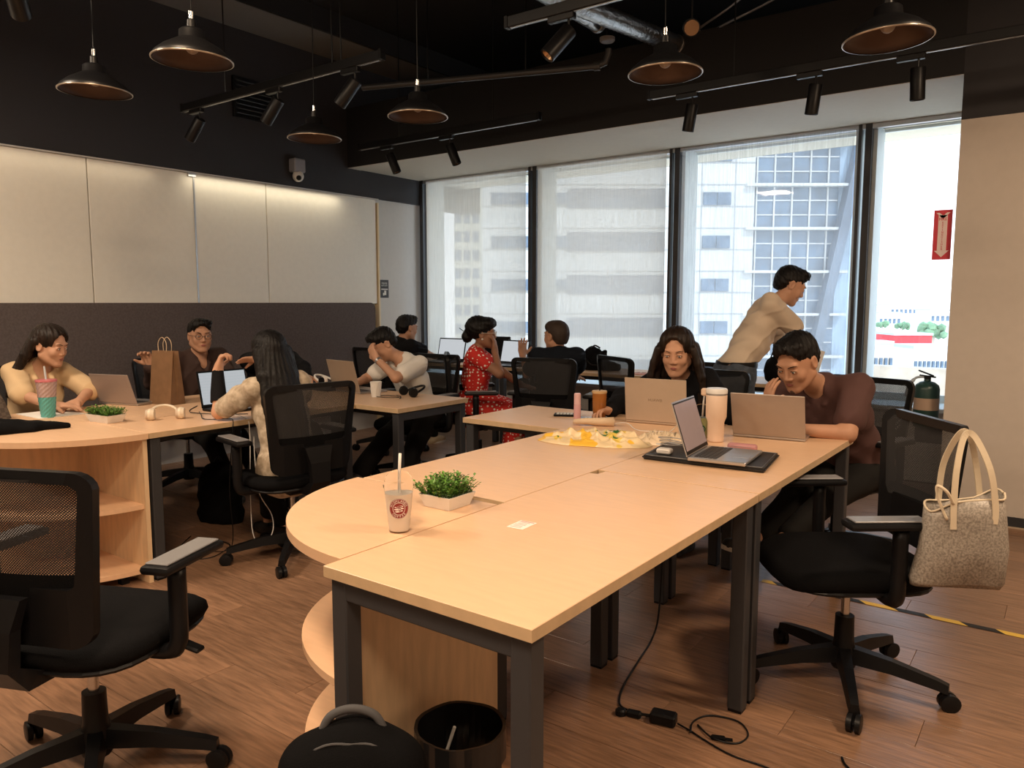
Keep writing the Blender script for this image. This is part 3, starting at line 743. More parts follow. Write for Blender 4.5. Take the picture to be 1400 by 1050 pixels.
def headprims(c, f, u, s=1, jaw=1.0):
    f = nrm(f); u = nrm(u - f * (A3(u) @ f)); r = np.cross(f, u); R = np.array([r, f, u])
    def W(x, y, z): return A3(c) + s * (x * r + y * f + z * u)
    def E(p, q, k=.012, op=1): return ell(W(*p), R, A3(q) * s, k * s, op)
    def C(p, q, a, b, k=.012, op=1): return cone(W(*p), W(*q), a * s, b * s, k * s, op)
    pr = [E((0, -.018, .032), (.076, .095, .086)), E((0, .028, -.03), (.058 * jaw, .060, .082), .03)]
    for sg in (-1, 1):
        pr += [C((sg * .050 * jaw, .0, -.055), (sg * .016, .062, -.098), .024, .017, .03), E((sg * .036, .062, -.028), (.024, .020, .024), .02)]
    pr += [E((0, .072, -.098), (.020, .016, .016), .02), C((-.036, .078, .026), (.036, .078, .026), .010, .010, .015)]
    for sg in (-1, 1): pr += [E((sg * .032, .098, .003), (.017, .014, .011), .010, -1)]
    for sg in (-1, 1): pr += [E((sg * .031, .078, .002), (.0145, .0125, .0125), .004)]
    pr += [C((0, .084, .010), (0, .100 if jaw > 1 else .096, -.028), .0065, .0115 if jaw > 1 else .0095, .014)]
    for sg in (-1, 1): pr += [E((sg * .012, .092, -.033), (.009, .010, .008), .008)]
    pr += [E((0, .074, -.062), (.028, .019, .022), .014), E((0, .094, -.076), (.018, .005, .004), .004, -1)]
    for sg in (-1, 1): pr += [E((sg * .077, -.008, -.005), (.009, .021, .031), .006), E((sg * .083, -.004, -.002), (.006, .012, .02), .004, -1)]
    return pr, W, R
def handprims(w, d, n_, s=1, right=True, curl=.5, spread=.12, thumb=.5):
    """w wrist, d finger direction, n_ palm normal, curl rad per joint"""
    d = nrm(d); n_ = nrm(A3(n_) - d * (A3(n_) @ d)); sd = np.cross(n_, d) * (1 if right else -1)
    R = np.array([sd, d, n_]); w = A3(w)
    cl = curl if isinstance(curl, (list, tuple)) else [curl] * 4
    pr = [ell(w + d * .05 * s, R, A3((.042, .054, .017)) * s, .012), cone(w, w + d * .03 * s, .025 * s, .024 * s, .02)]
    for i, (off, ln) in enumerate(((.030, .070), (.010, .080), (-.011, .074), (-.030, .058))):
        p = w + d * (.083 - abs(off) * .15) * s + sd * off * s * .95; ang = 0; fd = nrm(d + sd * off / .03 * spread)
        for q, fr in enumerate((.45, .30, .25)):
            ang += cl[i] * (1 if q else .8); dd = fd * math.cos(ang) + n_ * math.sin(ang); e = p + dd * ln * fr * s
            pr.append(cone(p, e, (.0095 - .0008 * q) * s, (.0088 - .0009 * q) * s, .003 if q else .006)); p = e
    p = w + d * .025 * s + sd * .030 * s; dd = nrm(d * .65 + sd * .75 + n_ * thumb * .6)
    e = p + dd * .042 * s; pr.append(cone(p, e, .014 * s, .0115 * s, .010)); d2 = nrm(dd * .7 + d * .5 + n_ * thumb)
    pr.append(cone(e, e + d2 * .032 * s, .011 * s, .009 * s, .004)); return pr
def person(label, pel, fdir, sho, head, hdir, hands, feet, cloth, hair, skinm=skin, S=.95, group=None, chest_yaw=None, hup=(0, 0, 1), gender='m', hs=1.0, fat=1.0, sits=True, neckcut=.062, face=True):
    """all world coordinates; hands: dict L/R -> (pos, elbow_hint, finger_dir, palm_normal, curl)"""
    pel, sho, head = A3(pel), A3(sho), A3(head); fd = nrm((*fdir, 0)); cd = nrm((*chest_yaw, 0)) if chest_yaw else fd
    org = (pel[0], pel[1], 0); t = thing('person', label, 'person', org, 0, group)
    up = nrm(sho - pel); rs = nrm(np.cross(cd, up)); fs = np.cross(up, rs); rp = np.cross(fd, (0, 0, 1)); Rt = np.array([rs, fs, up]); Rp = np.array([rp, fd, (0, 0, 1)])
    sw = (.168 if gender == 'm' else .143) * S * (1 + (fat - 1) * .6); L = np.linalg.norm(sho - pel)
    sj = {'R': sho + rs * sw, 'L': sho - rs * sw}; hj = {'R': pel + rp * .088 * S, 'L': pel - rp * .088 * S}
    nb = sho + up * .035 * S; nt = head - nrm(A3(hdir)) * .02 - A3((0, 0, .065))
    def torso(off, hemext=0.):
        g = off; f = fat
        return [ell(pel + up * .03, Rt, A3((.165 * (1 if gender == 'm' else 1.02) * f, .115 * f, .12)) * S + g, .03), ell(pel + up * L * .38, Rt, A3((.140 * f, .105 * f, .15)) * S + g, .05),
                ell(pel + up * L * .70 + fs * .01, Rt, A3(((.165 if gender == 'm' else .145) * f, .108 * f, .16)) * S + g, .05),
                cone(sj['L'], sj['R'], .052 * S * f + g, .052 * S * f + g, .05), cone(nb, sho - up * .03, .055 * S + g * .6, .085 * S + g, .05)] + \
               ([ell(pel + up * L * .66 + fs * .075 * S + rs * q * .065 * S, Rt, A3((.060, .055, .062)) * S + g, .03) for q in (-1, 1)] if gender == 'f' else [])
    el, wr = {}, {}
    for q in 'LR':
        if q in hands: el[q], wr[q] = ik(sj[q], hands[q][0], .275 * S, .245 * S, hands[q][1])
    kn, an = {}, {}
    for q in 'LR':
        if feet and q in feet:
            ft = A3(feet[q][0]); kn[q], an[q] = ik(hj[q], ft + A3((0, 0, .08)), .41 * S, .41 * S, feet[q][1] if len(feet[q]) > 1 and feet[q][1] is not None else hj[q] + fd * 1.2 + A3((0, 0, 1)))
    def arm(q, off, a=0, b=1., seg='both', rr=1.0):
        out = []; E_, W_ = el[q], wr[q]
        if seg in ('both', 'upper'): out.append(cone(sj[q] + (E_ - sj[q]) * a, sj[q] + (E_ - sj[q]) * b, .045 * S * fat + off, (.038 * S * fat + off) * rr, .02))
        if seg in ('both', 'fore'): out.append(cone(E_, E_ + (W_ - E_) * (b if seg == 'fore' else 1), .036 * S * fat + off, .026 * S + off, .02))
        return out
    def leg(q, off, b=1., flare=0):
        return [cone(hj[q], kn[q], .082 * S * fat + off, .056 * S + off, .04), cone(kn[q], kn[q] + (an[q] - kn[q]) * b, .054 * S + off, .036 * S + off + flare, .03)]
    # body mesh -----------------------------------------------------------
    hp, W, R = headprims(head, hdir, A3(hup), hs, 1.06 if gender == 'm' else .96)
    neck = [cone(nb - up * .01, nt, .056 * S if gender == 'm' else .047 * S, .052 * S if gender == 'm' else .043 * S, .03)]
    fields = [build_field(hp + neck, .0042)]
    tp = torso(0)
    for q in el: tp += arm(q, 0, seg='upper')
    for q in kn: tp += leg(q, -.002)
    fields.append(build_field(tp + neck, .011))
    for q in el:
        h_ = hands[q]; hp_ = handprims(wr[q], h_[2], h_[3], S * 1.02, q == 'R', h_[4] if len(h_) > 4 else .4)
        fp = arm(q, 0, .55, 1, 'upper') + arm(q, 0, seg='fore'); fp[-1] = cone(fp[-1][1], fp[-1][2], fp[-1][3], fp[-1][4], .02)
        fields.append(build_field(fp + hp_, .0048))
    body = surf('body', fields, skinm, t, org)
    # face ---------------------------------------------------------------
    if face:
        bm = BM(); 
        for sg in (-1, 1):
            pts = [W(sg * (.014 + .036 * k / 6), .0955 - .016 * (k / 6) ** 2, .0235 + .006 * math.sin(k / 6 * 2.4)) - A3(org) for k in range(7)]
            tube(bm, pts, [.0012, .0022, .0024, .0024, .0022, .0018, .0010] if gender == 'm' else [.0010, .0016, .0018, .0018, .0015, .0012, .0008], 6)
        obj('eyebrows', bm, hair_m, t)
        bm = BM()
        for sg in (-1, 1):
            pts = [W(sg * (.017 + .028 * k / 6), .0925 - .0095 * abs(k / 6 - .45) ** 1.5 * 2, .0035 + .0032 * math.sin(k / 6 * PI)) - A3(org) for k in range(7)]
            tube(bm, pts, .0014, 6)
        obj('eyelashes', bm, black_pl, t)
        for sg in (-1, 1):
            bm = BM(); bmesh.ops.create_uvsphere(bm, u_segments=12, v_segments=8, radius=.0062 * hs)
            for v in bm.verts: v.co.x *= 1.3
            bmesh.ops.scale(bm, vec=(1, 1, .62), verts=bm.verts)
            Mh = Matrix((tuple(R[0]), tuple(R[1]), tuple(R[2]))).transposed().to_4x4(); bmesh.ops.transform(bm, matrix=Mh, verts=bm.verts)
            bmesh.ops.translate(bm, vec=W(sg * .031, .0868, .0005) - A3(org), verts=bm.verts); e_ = obj('eye', bm, white_pl, t, True)
            bm = BM(); bmesh.ops.create_uvsphere(bm, u_segments=10, v_segments=6, radius=.0042 * hs)
            bmesh.ops.translate(bm, vec=W(sg * .031, .0900, -.0002) - A3(org), verts=bm.verts); obj('iris', bm, black_pl, e_, True)
        bm = BM()
        pts = [W(-.020 + .040 * k / 8, .0935 - .007 * abs(k / 4 - 1) ** 2, -.0590 + (.001 if k in (3, 5) else 0) - .0065 * abs(k / 4 - 1) ** 2) - A3(org) for k in range(9)]; tube(bm, pts, [.001, .0025, .0032, .0036, .0032, .0036, .0032, .0025, .001], 6)
        pts = [W(-.017 + .034 * k / 8, .0930 - .006 * abs(k / 4 - 1) ** 2, -.0655 - .001 * abs(k / 4 - 1) ** 2) - A3(org) for k in range(9)]; tube(bm, pts, [.001, .0025, .0036, .0042, .0042, .0042, .0036, .0025, .001], 6)
        obj('lips', bm, mat('lip_rose', (.34, .115, .095), .5), t, True)
    # hair ---------------------------------------------------------------
    if hair:
        kind, hm = hair[0], hair[1]; opt = hair[2] if len(hair) > 2 else {}
        r_, f_, u_ = R
        def HE(p, q, k=.012, op=1): return ell(W(*p), R, A3(q) * hs, k, op)
        pr = [HE((0, -.022, .038), (.081, .098, .089), .01)]
        if kind in ('short', 'fade'):
            pr += [HE((0, .03, .075), (.07, .062, .048), .02), HE((0, -.06, -.0), (.07, .05, .075), .02)]
            if kind == 'short': pr += [HE((0, .035, .100), (.058, .050, .026), .015), HE((opt.get('side', .02), .045, .100), (.05, .036, .022), .01)]
            pr += [HE((0, .110, -.002), (.084, .080, .094), .006, -1), HE((0, .05, -.10), (.2, .075, .105), .01, -1), HE((0, -.05, -.155), (.2, .2, .095), .008, -1)]
            for sg in (-1, 1): pr += [HE((sg * .082, -.006, -.02), (.02, .03, .045), .006, -1), HE((sg * .078, .055, .012), (.024, .045, .040), .006, -1)]
        elif kind == 'bun':
            pr += [HE((0, -.045, .055), (.093, .105, .095), .02), HE((0, -.135, -.02), (.045, .045, .05), .02), HE((0, .04, .08), (.08, .07, .055), .02), HE((0, .125, -.02), (.10, .082, .085), .006, -1), HE((0, .04, -.115), (.2, .085, .10), .01, -1)]
        else:
            ln = opt.get('len', .45); back = opt.get('back', .0); wd = opt.get('w', 1.)
            n_ = 4; prev = None
            pr += [HE((0, .0, .055), (.086, .09, .078), .02)]
            sides = [(0, -.087), (.030, -.083), (-.030, -.083), (.058, -.070), (-.058, -.070)] + ([(.083, -.025), (-.083, -.025)] if not opt.get('behind') else [(.082, -.045), (-.082, -.045)])
            if opt.get('front'): sides += [(.090, .028), (-.090, .028)]
            for (sx_, sy_) in sides:
                p0 = W(sx_ * 1.0, sy_, .02); l2 = ln * (1 if sy_ < -.02 else .85)
                for q in range(n_):
                    a = q / n_; b = (q + 1) / n_
                    rr_ = .022 if sy_ > 0 else .030
                    def pt(v): return p0 + A3((0, 0, -l2 * v)) + r_ * sx_ * (.55 * math.sin(v * 2.2)) * wd + (f_ * A3((1, 1, 0))) * (sy_ * .10 * v + back * v) - fs * .02 * v
                    pr.append(cone(pt(a), pt(b), rr_ * (1 - .5 * a ** 2), rr_ * (1 - .5 * b ** 2), .012))
            pr += [HE((0, .120, -.010), (.073, .090, .118), .008, -1)]
            if opt.get('front'): pr += [HE((0, .12, -.12), (.056, .14, .12), .01, -1)]
            pr += [cone(W(.006, .06, .128), W(0, -.04, .134), .004, .004, .004, -1)]
        sc = np.random.RandomState(int(abs(pel[0]) * 1000) % 999); ph = sc.rand() * 6
        def nz(X, Y, Z):
            ang = np.arctan2((X - head[0]) * f_[0] + (Y - head[1]) * f_[1] + .04, (X - head[0]) * r_[0] + (Y - head[1]) * r_[1])
            if kind in ('short', 'fade', 'bun'):
                a = .0034 if kind == 'short' else (.0028 if kind == 'bun' else .0008)
                return a * np.sin(150 * X + 60 * Z + ph) * np.sin(170 * Y - 70 * Z) + a * .6 * np.sin(310 * (X + Y) + 120 * Z + ph)
            return .0022 * np.sin(26 * ang + 3 * Z + ph) + .0014 * np.sin(61 * ang - 3 * Z) + 0 * X
        surf('hair', [build_field(pr, .0045 if kind in ('short', 'fade', 'bun') else .0052, nz)], hm, t, org, opt.get('label'), 1)
    # shirt --------------------------------------------------------------
    c = cloth; off = c.get('off', .014)
    tp = torso(off); hem = c.get('hem', 0)
    if hem: tp.append(cone(pel - up * hem + rp * .06, pel - up * hem - rp * .06, .13 * S * fat + off, .13 * S * fat + off, .05))
    for q in el:
        sl = c.get('sleeve', 'short')
        if isinstance(sl, dict): sl = sl[q]
        if sl == 'short': tp += arm(q, off + .008, 0, .66, 'upper', 1.12)
        elif sl == 'elbow': tp += arm(q, off + .010, 0, .97, 'upper', 1.1)
        elif sl == 'puff': tp += [ell(sj[q] + (el[q] - sj[q]) * .40, np.eye(3), A3((.062, .062, .07)), .03), cone(sj[q], el[q] * .8 + sj[q] * .2, .05, .058, .02)]
        elif sl == 'long': tp += arm(q, off + .008, 0, 1, 'upper') + [cone(el[q], el[q] + (wr[q] - el[q]) * .95, .045 * S + off, .031 * S + off * .8, .03)]
        elif sl == 'cap': tp += arm(q, off + .006, 0, .45, 'upper', 1.15)
    nk = nt + nrm(nt - nb) * .05
    tp += [cone(nb - up * .02 + fs * c.get('vn', .02), nk, neckcut * S, neckcut * S + .004, .008, -1)]
    if c.get('vneck'): tp += [cone(nb + fs * .06, nb - up * c['vneck'] + fs * .14, .040, .015, .006, -1)]
    if c.get('collar'): 
        tp += [cone(nb - up * .004 + nrm(nt - nb) * .0 + rs * .055 * sg - fs * .02, nb - up * .045 + fs * .095 + rs * .045 * sg, .019, .014, .01) for sg in (-1, 1)] + [cone(nb + up * .012 - fs * .06 + rs * .03, nb + up * .012 - fs * .06 - rs * .03, .017, .017, .02)]
    ph = (pel[0] * 7.3) % 6; wa = c.get('wr', .0035)
    def wz(X, Y, Z):
        q = X * rs[0] + Y * rs[1]; w_ = X * fs[0] + Y * fs[1]
        return wa * np.sin(28 * (Z + .55 * q) + 3 * np.sin(9 * q + ph) + ph) * np.sin(11 * q + 7 * w_ + ph) + wa * .5 * np.sin(62 * (Z * .7 - q) + 14 * w_ + ph) - wa * .9 * (1 - np.abs(np.sin(19 * (Z + .8 * q) + 2.5 * np.sin(8 * w_ + ph)))) ** 4
    surf(c.get('name', 'shirt'), [build_field(tp, .007, wz, zmin=c.get('zmin'))], c['mat'], t, org, c.get('label'))
    if c.get('fronts'):                                       # open overshirt: two front panels over an inner top
        pass
    # trousers / skirt ------------------------------------------------------
    lw_ = c.get('lower')
    if lw_:
        lp = [ell(pel, Rp, A3((.170 * fat, .120 * fat, .115)) * S + .012, .03)]
        for q in kn: lp += leg(q, .014 + (.006 if c.get('loose') else 0), c.get('leglen', .93), .018 if c.get('loose') else .006)
        if c.get('skirt'):
            for q in kn: lp += [cone(pel - A3((0, 0, .03)), kn[q], .15, .10, .06)]
            m_ = (kn['L'] + kn['R']) / 2; lp += [cone(pel, m_, .15, .11, .05), cone(m_, m_ - A3((0, 0, .22)), .11, .13, .04)]
        def lz(X, Y, Z): return .003 * np.sin(40 * (X + Z) + ph) * np.sin(23 * (Y - Z)) + 0 * X * Y * Z
        surf(c.get('lname', 'trousers'), [build_field(lp, .011, lz)], lw_, t, org)
    for q in kn:
        if c.get('shoe') is None: break
        ft = A3(feet[q][0]); dr = nrm(feet[q][2]) if len(feet[q]) > 2 else fd; dr = nrm(dr)
        pr = [cone(an[q] - A3((0, 0, .03)), an[q] - A3((0, 0, .045)) - dr * .03, .04, .036, .02), cone(an[q] - A3((0, 0, .045)) - dr * .03, an[q] - A3((0, 0, .05)) + dr * .13, .035, .030, .03), cone(an[q] - A3((0, 0, .02)), an[q] - A3((0, 0, .04)) + dr * .08, .036, .028, .03)]
        sh = surf('shoe', [build_field(pr, .006)], c['shoe'], t, org)
        if c.get('sole'):
            bm = BM(); s_ = np.cross(dr, (0, 0, 1)); b0 = an[q] - A3((0, 0, .082)) - A3(org)
            pl = [b0 + dr * (.055 + .115 * math.cos(a)) + s_ * .041 * math.sin(a) for a in [k * 2 * PI / 16 for k in range(16)]]
            A_ = [bm.verts.new(p) for p in pl]; B_ = [bm.verts.new(p + A3((0, 0, .022))) for p in pl]
            for k in range(16): bm.faces.new((A_[k], A_[(k + 1) % 16], B_[(k + 1) % 16], B_[k]))
            bm.faces.new(A_[::-1]); bm.faces.new(B_); obj('sole', bm, c['sole'], sh)
    return dict(t=t, org=A3(org), W=W, R=R, el=el, wr=wr, sj=sj, kn=kn, nb=nb, fs=fs, rs=rs, up=up, sho=sho, pel=pel, hj=hj)
def glasses(p, m=None, r=.021):
    bm = BM(); W = p['W']; o = p['org']
    for sg in (-1, 1):
        pts = [W(sg * .032 + r * 1.1 * math.cos(a), .104 - abs(math.cos(a) * r + .0) * .15, .0 + r * .92 * math.sin(a)) - o for a in [k * 2 * PI / 16 for k in range(17)]]; tube(bm, pts, .0016, 5, False)
        tube(bm, [W(sg * .054, .099, .006) - o, W(sg * .078, .06, .008) - o, W(sg * .083, -.01, .01) - o], .0015, 5)
    tube(bm, [W(-.010, .106, .003) - o, W(.010, .106, .003) - o], .0015, 5)
    obj('spectacles', bm, m or black_pl, p['t'])

beige = mat('beige_cotton', (.66, .47, .27), .85, bump=.2, bscale=300); brownsh = mat('dark_brown_cotton', (.045, .022, .017), .8, bump=.2, bscale=300)
blk = mat('black_cotton', (.008, .008, .0095), .85, spec=.12, bump=.2, bscale=300); navy = mat('black_navy_cotton', (.009, .012, .018), .85, spec=.12, bump=.2, bscale=300)
white_t = mat('white_cotton', (.78, .75, .70), .85, bump=.2, bscale=300); cream_t = mat('cream_cotton', (.66, .54, .42), .85, bump=.2, bscale=300)
maroon = mat('maroon_pique', (.085, .038, .034), .85, bump=.25, bscale=350)
denim = mat('grey_blue_denim', (.055, .07, .095), .85, noise=.25, nscale=30, bump=.3, bscale=300); dkt = mat('dark_grey_trouser', (.012, .0115, .011), .8, spec=.15)
olive = mat('olive_twill', (.06, .045, .03), .85)
polka = dots_mat('red_polka_dot', (.58, .022, .015), (.9, .8, .72), 34, .30)
blouse = mat('cream_print_blouse', (.60, .50, .38), .85, col2=(.38, .30, .21), nscale=34)
shoe_b = mat('black_shoe', (.015, .015, .016), .5); sole_w = mat('white_rubber', (.7, .66, .6), .6); shoe_t = mat('tan_shoe', (.55, .42, .26), .6)

# 1 woman, beige shirt, far left
p = person('woman in an open beige shirt looking down at the table, far left by the partition', (-5.32, 2.05, .53), (1, .0), (-5.20, 2.07, .965), (-5.08, 2.10, 1.135), (.80, .42, -.22),
    dict(R=((-4.76, 1.97, .80), (-5.0, 1.6, .8), (.7, .7, 0), (0, 0, -1), .25), L=((-4.80, 2.12, .80), (-5.0, 2.6, .8), (.3, -.95, -.05), (0, 0, -1), .3)),
    dict(R=((-4.75, 1.95, 0),), L=((-4.75, 2.2, 0),)), dict(mat=beige, sleeve='elbow', collar=1, lower=dkt, shoe=shoe_b, off=.014, vneck=.16, wr=.005, hem=.03), ('long', hair_b, dict(len=.34, behind=1, back=-.16)), skin3, gender='f', hs=1.02)
bm = BM(); o_ = p['org']; q_ = p['nb'] - p['up'] * .12 + p['fs'] * .118 - o_
box(bm, q_, (.03, .07, .16), .01); obj('black_top', bm, blk, p['t'])
# 2 man with glasses
p = person('man with round glasses and dark brown open-collar shirt behind the paper bag', (-5.33, 3.20, .54), (1, -.12), (-5.24, 3.18, .985), (-5.17, 3.16, 1.155), (.93, -.30, -.03),
    dict(R=((-5.03, 2.70, .97), (-5.2, 2.6, .6), (.1, -.35, .9), (.6, -.7, 0), .6), L=((-4.84, 3.12, .80), (-5.0, 3.6, .75), (.9, -.3, 0), (0, 0, -1), .3)),
    dict(R=((-4.75, 3.1, 0),), L=((-4.75, 3.35, 0),)), dict(mat=brownsh, sleeve='long', collar=1, vneck=.10, lower=dkt, shoe=shoe_b, off=.018), ('short', hair_m, dict(side=-.03)), skin, hs=1.0)
glasses(p)
# 3 hidden man behind the long-haired woman
p = person('person in a black jacket reaching out both hands, hidden behind the long-haired woman', (-5.20, 3.76, .54), (1, -.45), (-5.10, 3.71, .94), (-5.04, 3.67, 1.06), (.9, -.4, -.1),
    dict(R=((-4.66, 3.30, 1.0), (-4.8, 3.7, .7), (-.25, -.95, .03), (.5, 0, -.8), .12), L=((-4.50, 3.62, .82), (-4.7, 4.1, .8), (.75, -.6, 0), (0, 0, -1), .45)),
    dict(R=((-4.75, 3.6, 0),), L=((-4.6, 3.95, 0),)), dict(mat=blk, name='jacket', sleeve='long', lower=dkt, shoe=shoe_b, off=.02), ('short', hair_m), skin3)
# 4 long-haired woman from behind
p = person('woman with long straight black hair seen from behind in a cream print blouse', (-3.42, 2.60, .52), (-1, .12), (-3.50, 2.585, .95), (-3.55, 2.575, 1.115), (-1, .18, -.02),
    dict(L=((-3.80, 2.42, 1.02), (-3.78, 2.2, .3), (.05, .25, .95), (.5, .6, .1), 1.0), R=((-3.86, 2.78, .80), (-3.6, 3.1, .8), (-1, 0, 0), (0, 0, -1), .4)),
    dict(R=((-3.85, 2.75, 0), None, (-1, .1, 0)), L=((-3.62, 2.70, .0), None, (-.6, .75, 0))), dict(mat=blouse, name='blouse', sleeve='puff', lower=dkt, shoe=shoe_b, hem=.04, leglen=.80), ('long', hair_m, dict(len=.52, w=.2, behind=1, back=-.17)), skin3, gender='f', hs=1.02)
bm = BM(); e_, w_ = p['el']['L'], p['wr']['L']; tube(bm, [e_ * .75 + w_ * .25 - p['org'], e_ * .5 + w_ * .5 - p['org'], w_ - p['org']], [.043, .041, .031], 14); obj('arm_warmer', bm, blk, p['t'], 'auto')
# 5 young man, white tee, head on hand
p = person('young man in a white tee resting his forehead on his hand', (-4.12, 4.40, .53), (-.15, -1), (-4.14, 4.24, .93), (-4.24, 4.10, 1.085), (-.35, -.70, -.62),
    dict(L=((-4.17, 3.965, .98), (-3.85, 3.90, .75), (-.55, -.1, .75), (-.1, .9, .3), .5), R=((-4.28, 3.84, .80), (-4.5, 4.2, .8), (.1, -1, 0), (0, 0, -1), .35)),
    dict(R=((-4.1, 3.55, 0), None, (-.2, -1, 0)), L=((-3.72, 3.66, 0), (-3.5, 3.9, .9), (.3, -1, 0))), dict(mat=white_t, sleeve='short', lower=dkt, loose=1, shoe=shoe_b, off=.016, wr=.005), ('short', hair_m), skin3)
bm = BM(); e_, w_ = p['el']['L'], p['wr']['L']; d_ = (w_ - e_) / np.linalg.norm(w_ - e_); tube(bm, [w_ - d_ * .03 - p['org'], w_ - d_ * .012 - p['org']], .030, 12); obj('wristwatch', bm, silver, p['t'], 'auto')
# 6 man in black typing by the grey wall
p = person('man in a black tee typing in the far corner by the grey wall', (-5.22, 5.10, .54), (.05, 1), (-5.20, 5.24, .985), (-5.17, 5.32, 1.155), (.25, .95, -.15),
    dict(R=((-5.22, 5.93, .80), (-4.8, 5.6, .8), (-.1, 1, 0), (0, 0, -1), .3), L=((-5.48, 5.93, .80), (-5.7, 5.5, .8), (.1, 1, 0), (0, 0, -1), .3)),
    dict(R=((-5.1, 5.6, 0),), L=((-5.35, 5.6, 0),)), dict(mat=blk, sleeve='short', lower=dkt, shoe=shoe_t, sole=sole_w, off=.018), ('short', hair_m), skin)
# 7 woman in red polka dots
p = person('woman in a red polka-dot dress with her hand raised to her face', (-4.02, 4.90, .54), (.85, .52), (-4.00, 4.93, .965), (-3.95, 4.96, 1.14), (.85, .52, .02),
    dict(R=((-3.84, 4.97, 1.00), (-3.45, 4.80, .55), (-.06, .05, .98), (-.9, -.4, .1), .5), L=((-3.68, 5.16, .70), (-3.85, 5.3, .7), (.7, .5, -.1), (0, 0, -1), .3)),
    dict(R=((-3.58, 4.98, 0),), L=((-3.68, 5.14, 0),)), dict(mat=polka, name='dress', sleeve='cap', lower=polka, skirt=1, leglen=.3, lname='skirt', shoe=shoe_b, off=.012, vneck=.02), ('bun', hair_m), skin2, gender='f', hs=1.02)
glasses(p, white_pl)
bm = BM(); tube(bm, [p['W'](0, -.13, .0) - p['org'], p['W'](-.02, -.20, .05) - p['org']], .003, 6); obj('hair_stick', bm, black_pl, p['t'])
bm = BM()
for sg in (-1, 1): bmesh.ops.create_icosphere(bm, subdivisions=2, radius=.009, matrix=Matrix.Translation(p['W'](sg * .084, .0, -.04) - p['org']))
obj('earrings', bm, white_pl, p['t'])
bm = BM(); lathe(bm, [(.146, -.02), (.148, 0), (.146, .03)], 24, sx=1, sy=.80); 
bmesh.ops.transform(bm, matrix=Matrix.Rotation(math.radians(32 - 90), 4, 'Z'), verts=bm.verts); bmesh.ops.translate(bm, vec=(0.0, 0.01, .70), verts=bm.verts); obj('belt', bm, black_pl, p['t'], 'auto')
# 8 man in black from behind
p = person('man with cropped brown hair and beard in a black tee, seen from behind', (-3.27, 4.98, .53), (-.25, 1), (-3.31, 5.10, .975), (-3.34, 5.12, 1.13), (-.97, .20, .0),
    dict(L=((-3.78, 5.28, .95), (-3.62, 5.1, .55), (-.3, .35, .9), (.6, -.4, .3), .25), R=((-3.42, 5.55, .74), (-3.0, 5.3, .6), (-.4, 1, 0), (0, 0, -1), .3)),
    dict(R=((-3.15, 5.5, 0),), L=((-3.62, 5.38, 0), (-3.9, 5.3, 1.0))), dict(mat=navy, sleeve='short', lower=olive, shoe=shoe_b, off=.018), ('fade', mat('cropped_brown_hair', (.035, .020, .013), .7)), skin, hs=1.02, fat=1.0)
def beard(p, m, a=.003):
    pr = []
    W = p['W']; R = p['R']
    for sg in (-1, 1): pr.append(cone(W(sg * .066, .002, -.035), W(sg * .052, .012, -.062), .010, .014, .01)); pr.append(cone(W(sg * .050, .02, -.066), W(0, .076, -.100), .016, .017, .01))
    surf('beard', [build_field(pr, .0045)], m, p['t'], p['org'])
beard(p, hair_b)
# 9 woman in black, long hair, at the tan laptop
p = person('woman with long dark hair and black top looking at the tan laptop', (-1.78, 4.26, .53), (-.05, -1), (-1.80, 4.10, .955), (-1.79, 3.98, 1.125), (.20, -.93, -.22),
    dict(R=((-2.07, 3.74, .80), (-2.25, 4.1, .8), (-.35, -.9, 0), (.3, 0, -.9), .6), L=((-1.66, 3.84, .80), (-1.4, 4.1, .8), (-.1, -1, 0), (0, 0, -1), .3)),
    dict(R=((-1.9, 3.95, 0),), L=((-1.7, 3.95, 0),)), dict(mat=blk, name='top', sleeve='long', lower=dkt, shoe=shoe_b, off=.022), ('long', hair_b, dict(len=.36, front=1, w=1.0)), skin3, gender='f', hs=1.08)
# 10 standing man
p = person('standing man in a cream shirt and grey jeans bending over the window desk', (-1.84, 5.02, .93), (.66, .75), (-1.70, 5.22, 1.35), (-1.60, 5.38, 1.515), (.80, .50, -.50),
    dict(R=((-1.40, 5.60, .93), (-1.3, 5.3, 1.0), (-.1, .8, -.5), (0, 0, -1), .4), L=((-1.62, 5.80, 1.02), (-1.9, 5.6, 1.0), (.2, .9, -.3), (0, 0, -1), .4)),
    dict(R=((-1.75, 5.0, 0), (-1.7, 5.5, .5)), L=((-1.95, 5.1, 0), (-1.8, 5.6, .5))), dict(mat=cream_t, sleeve='elbow', lower=denim, shoe=shoe_b, off=.016, wr=.009, zmin=1.0), ('short', hair_m), skin3, hs=1.03, chest_yaw=(.9, .42))
bm = BM(); lathe(bm, [(.168, -.02), (.171, 0), (.168, .022)], 28, sx=1, sy=.74); bmesh.ops.transform(bm, matrix=Matrix.Rotation(math.radians(49 - 90), 4, 'Z'), verts=bm.verts); bmesh.ops.translate(bm, vec=(.008, .012, .985), verts=bm.verts); obj('belt', bm, black_pl, p['t'], 'auto')
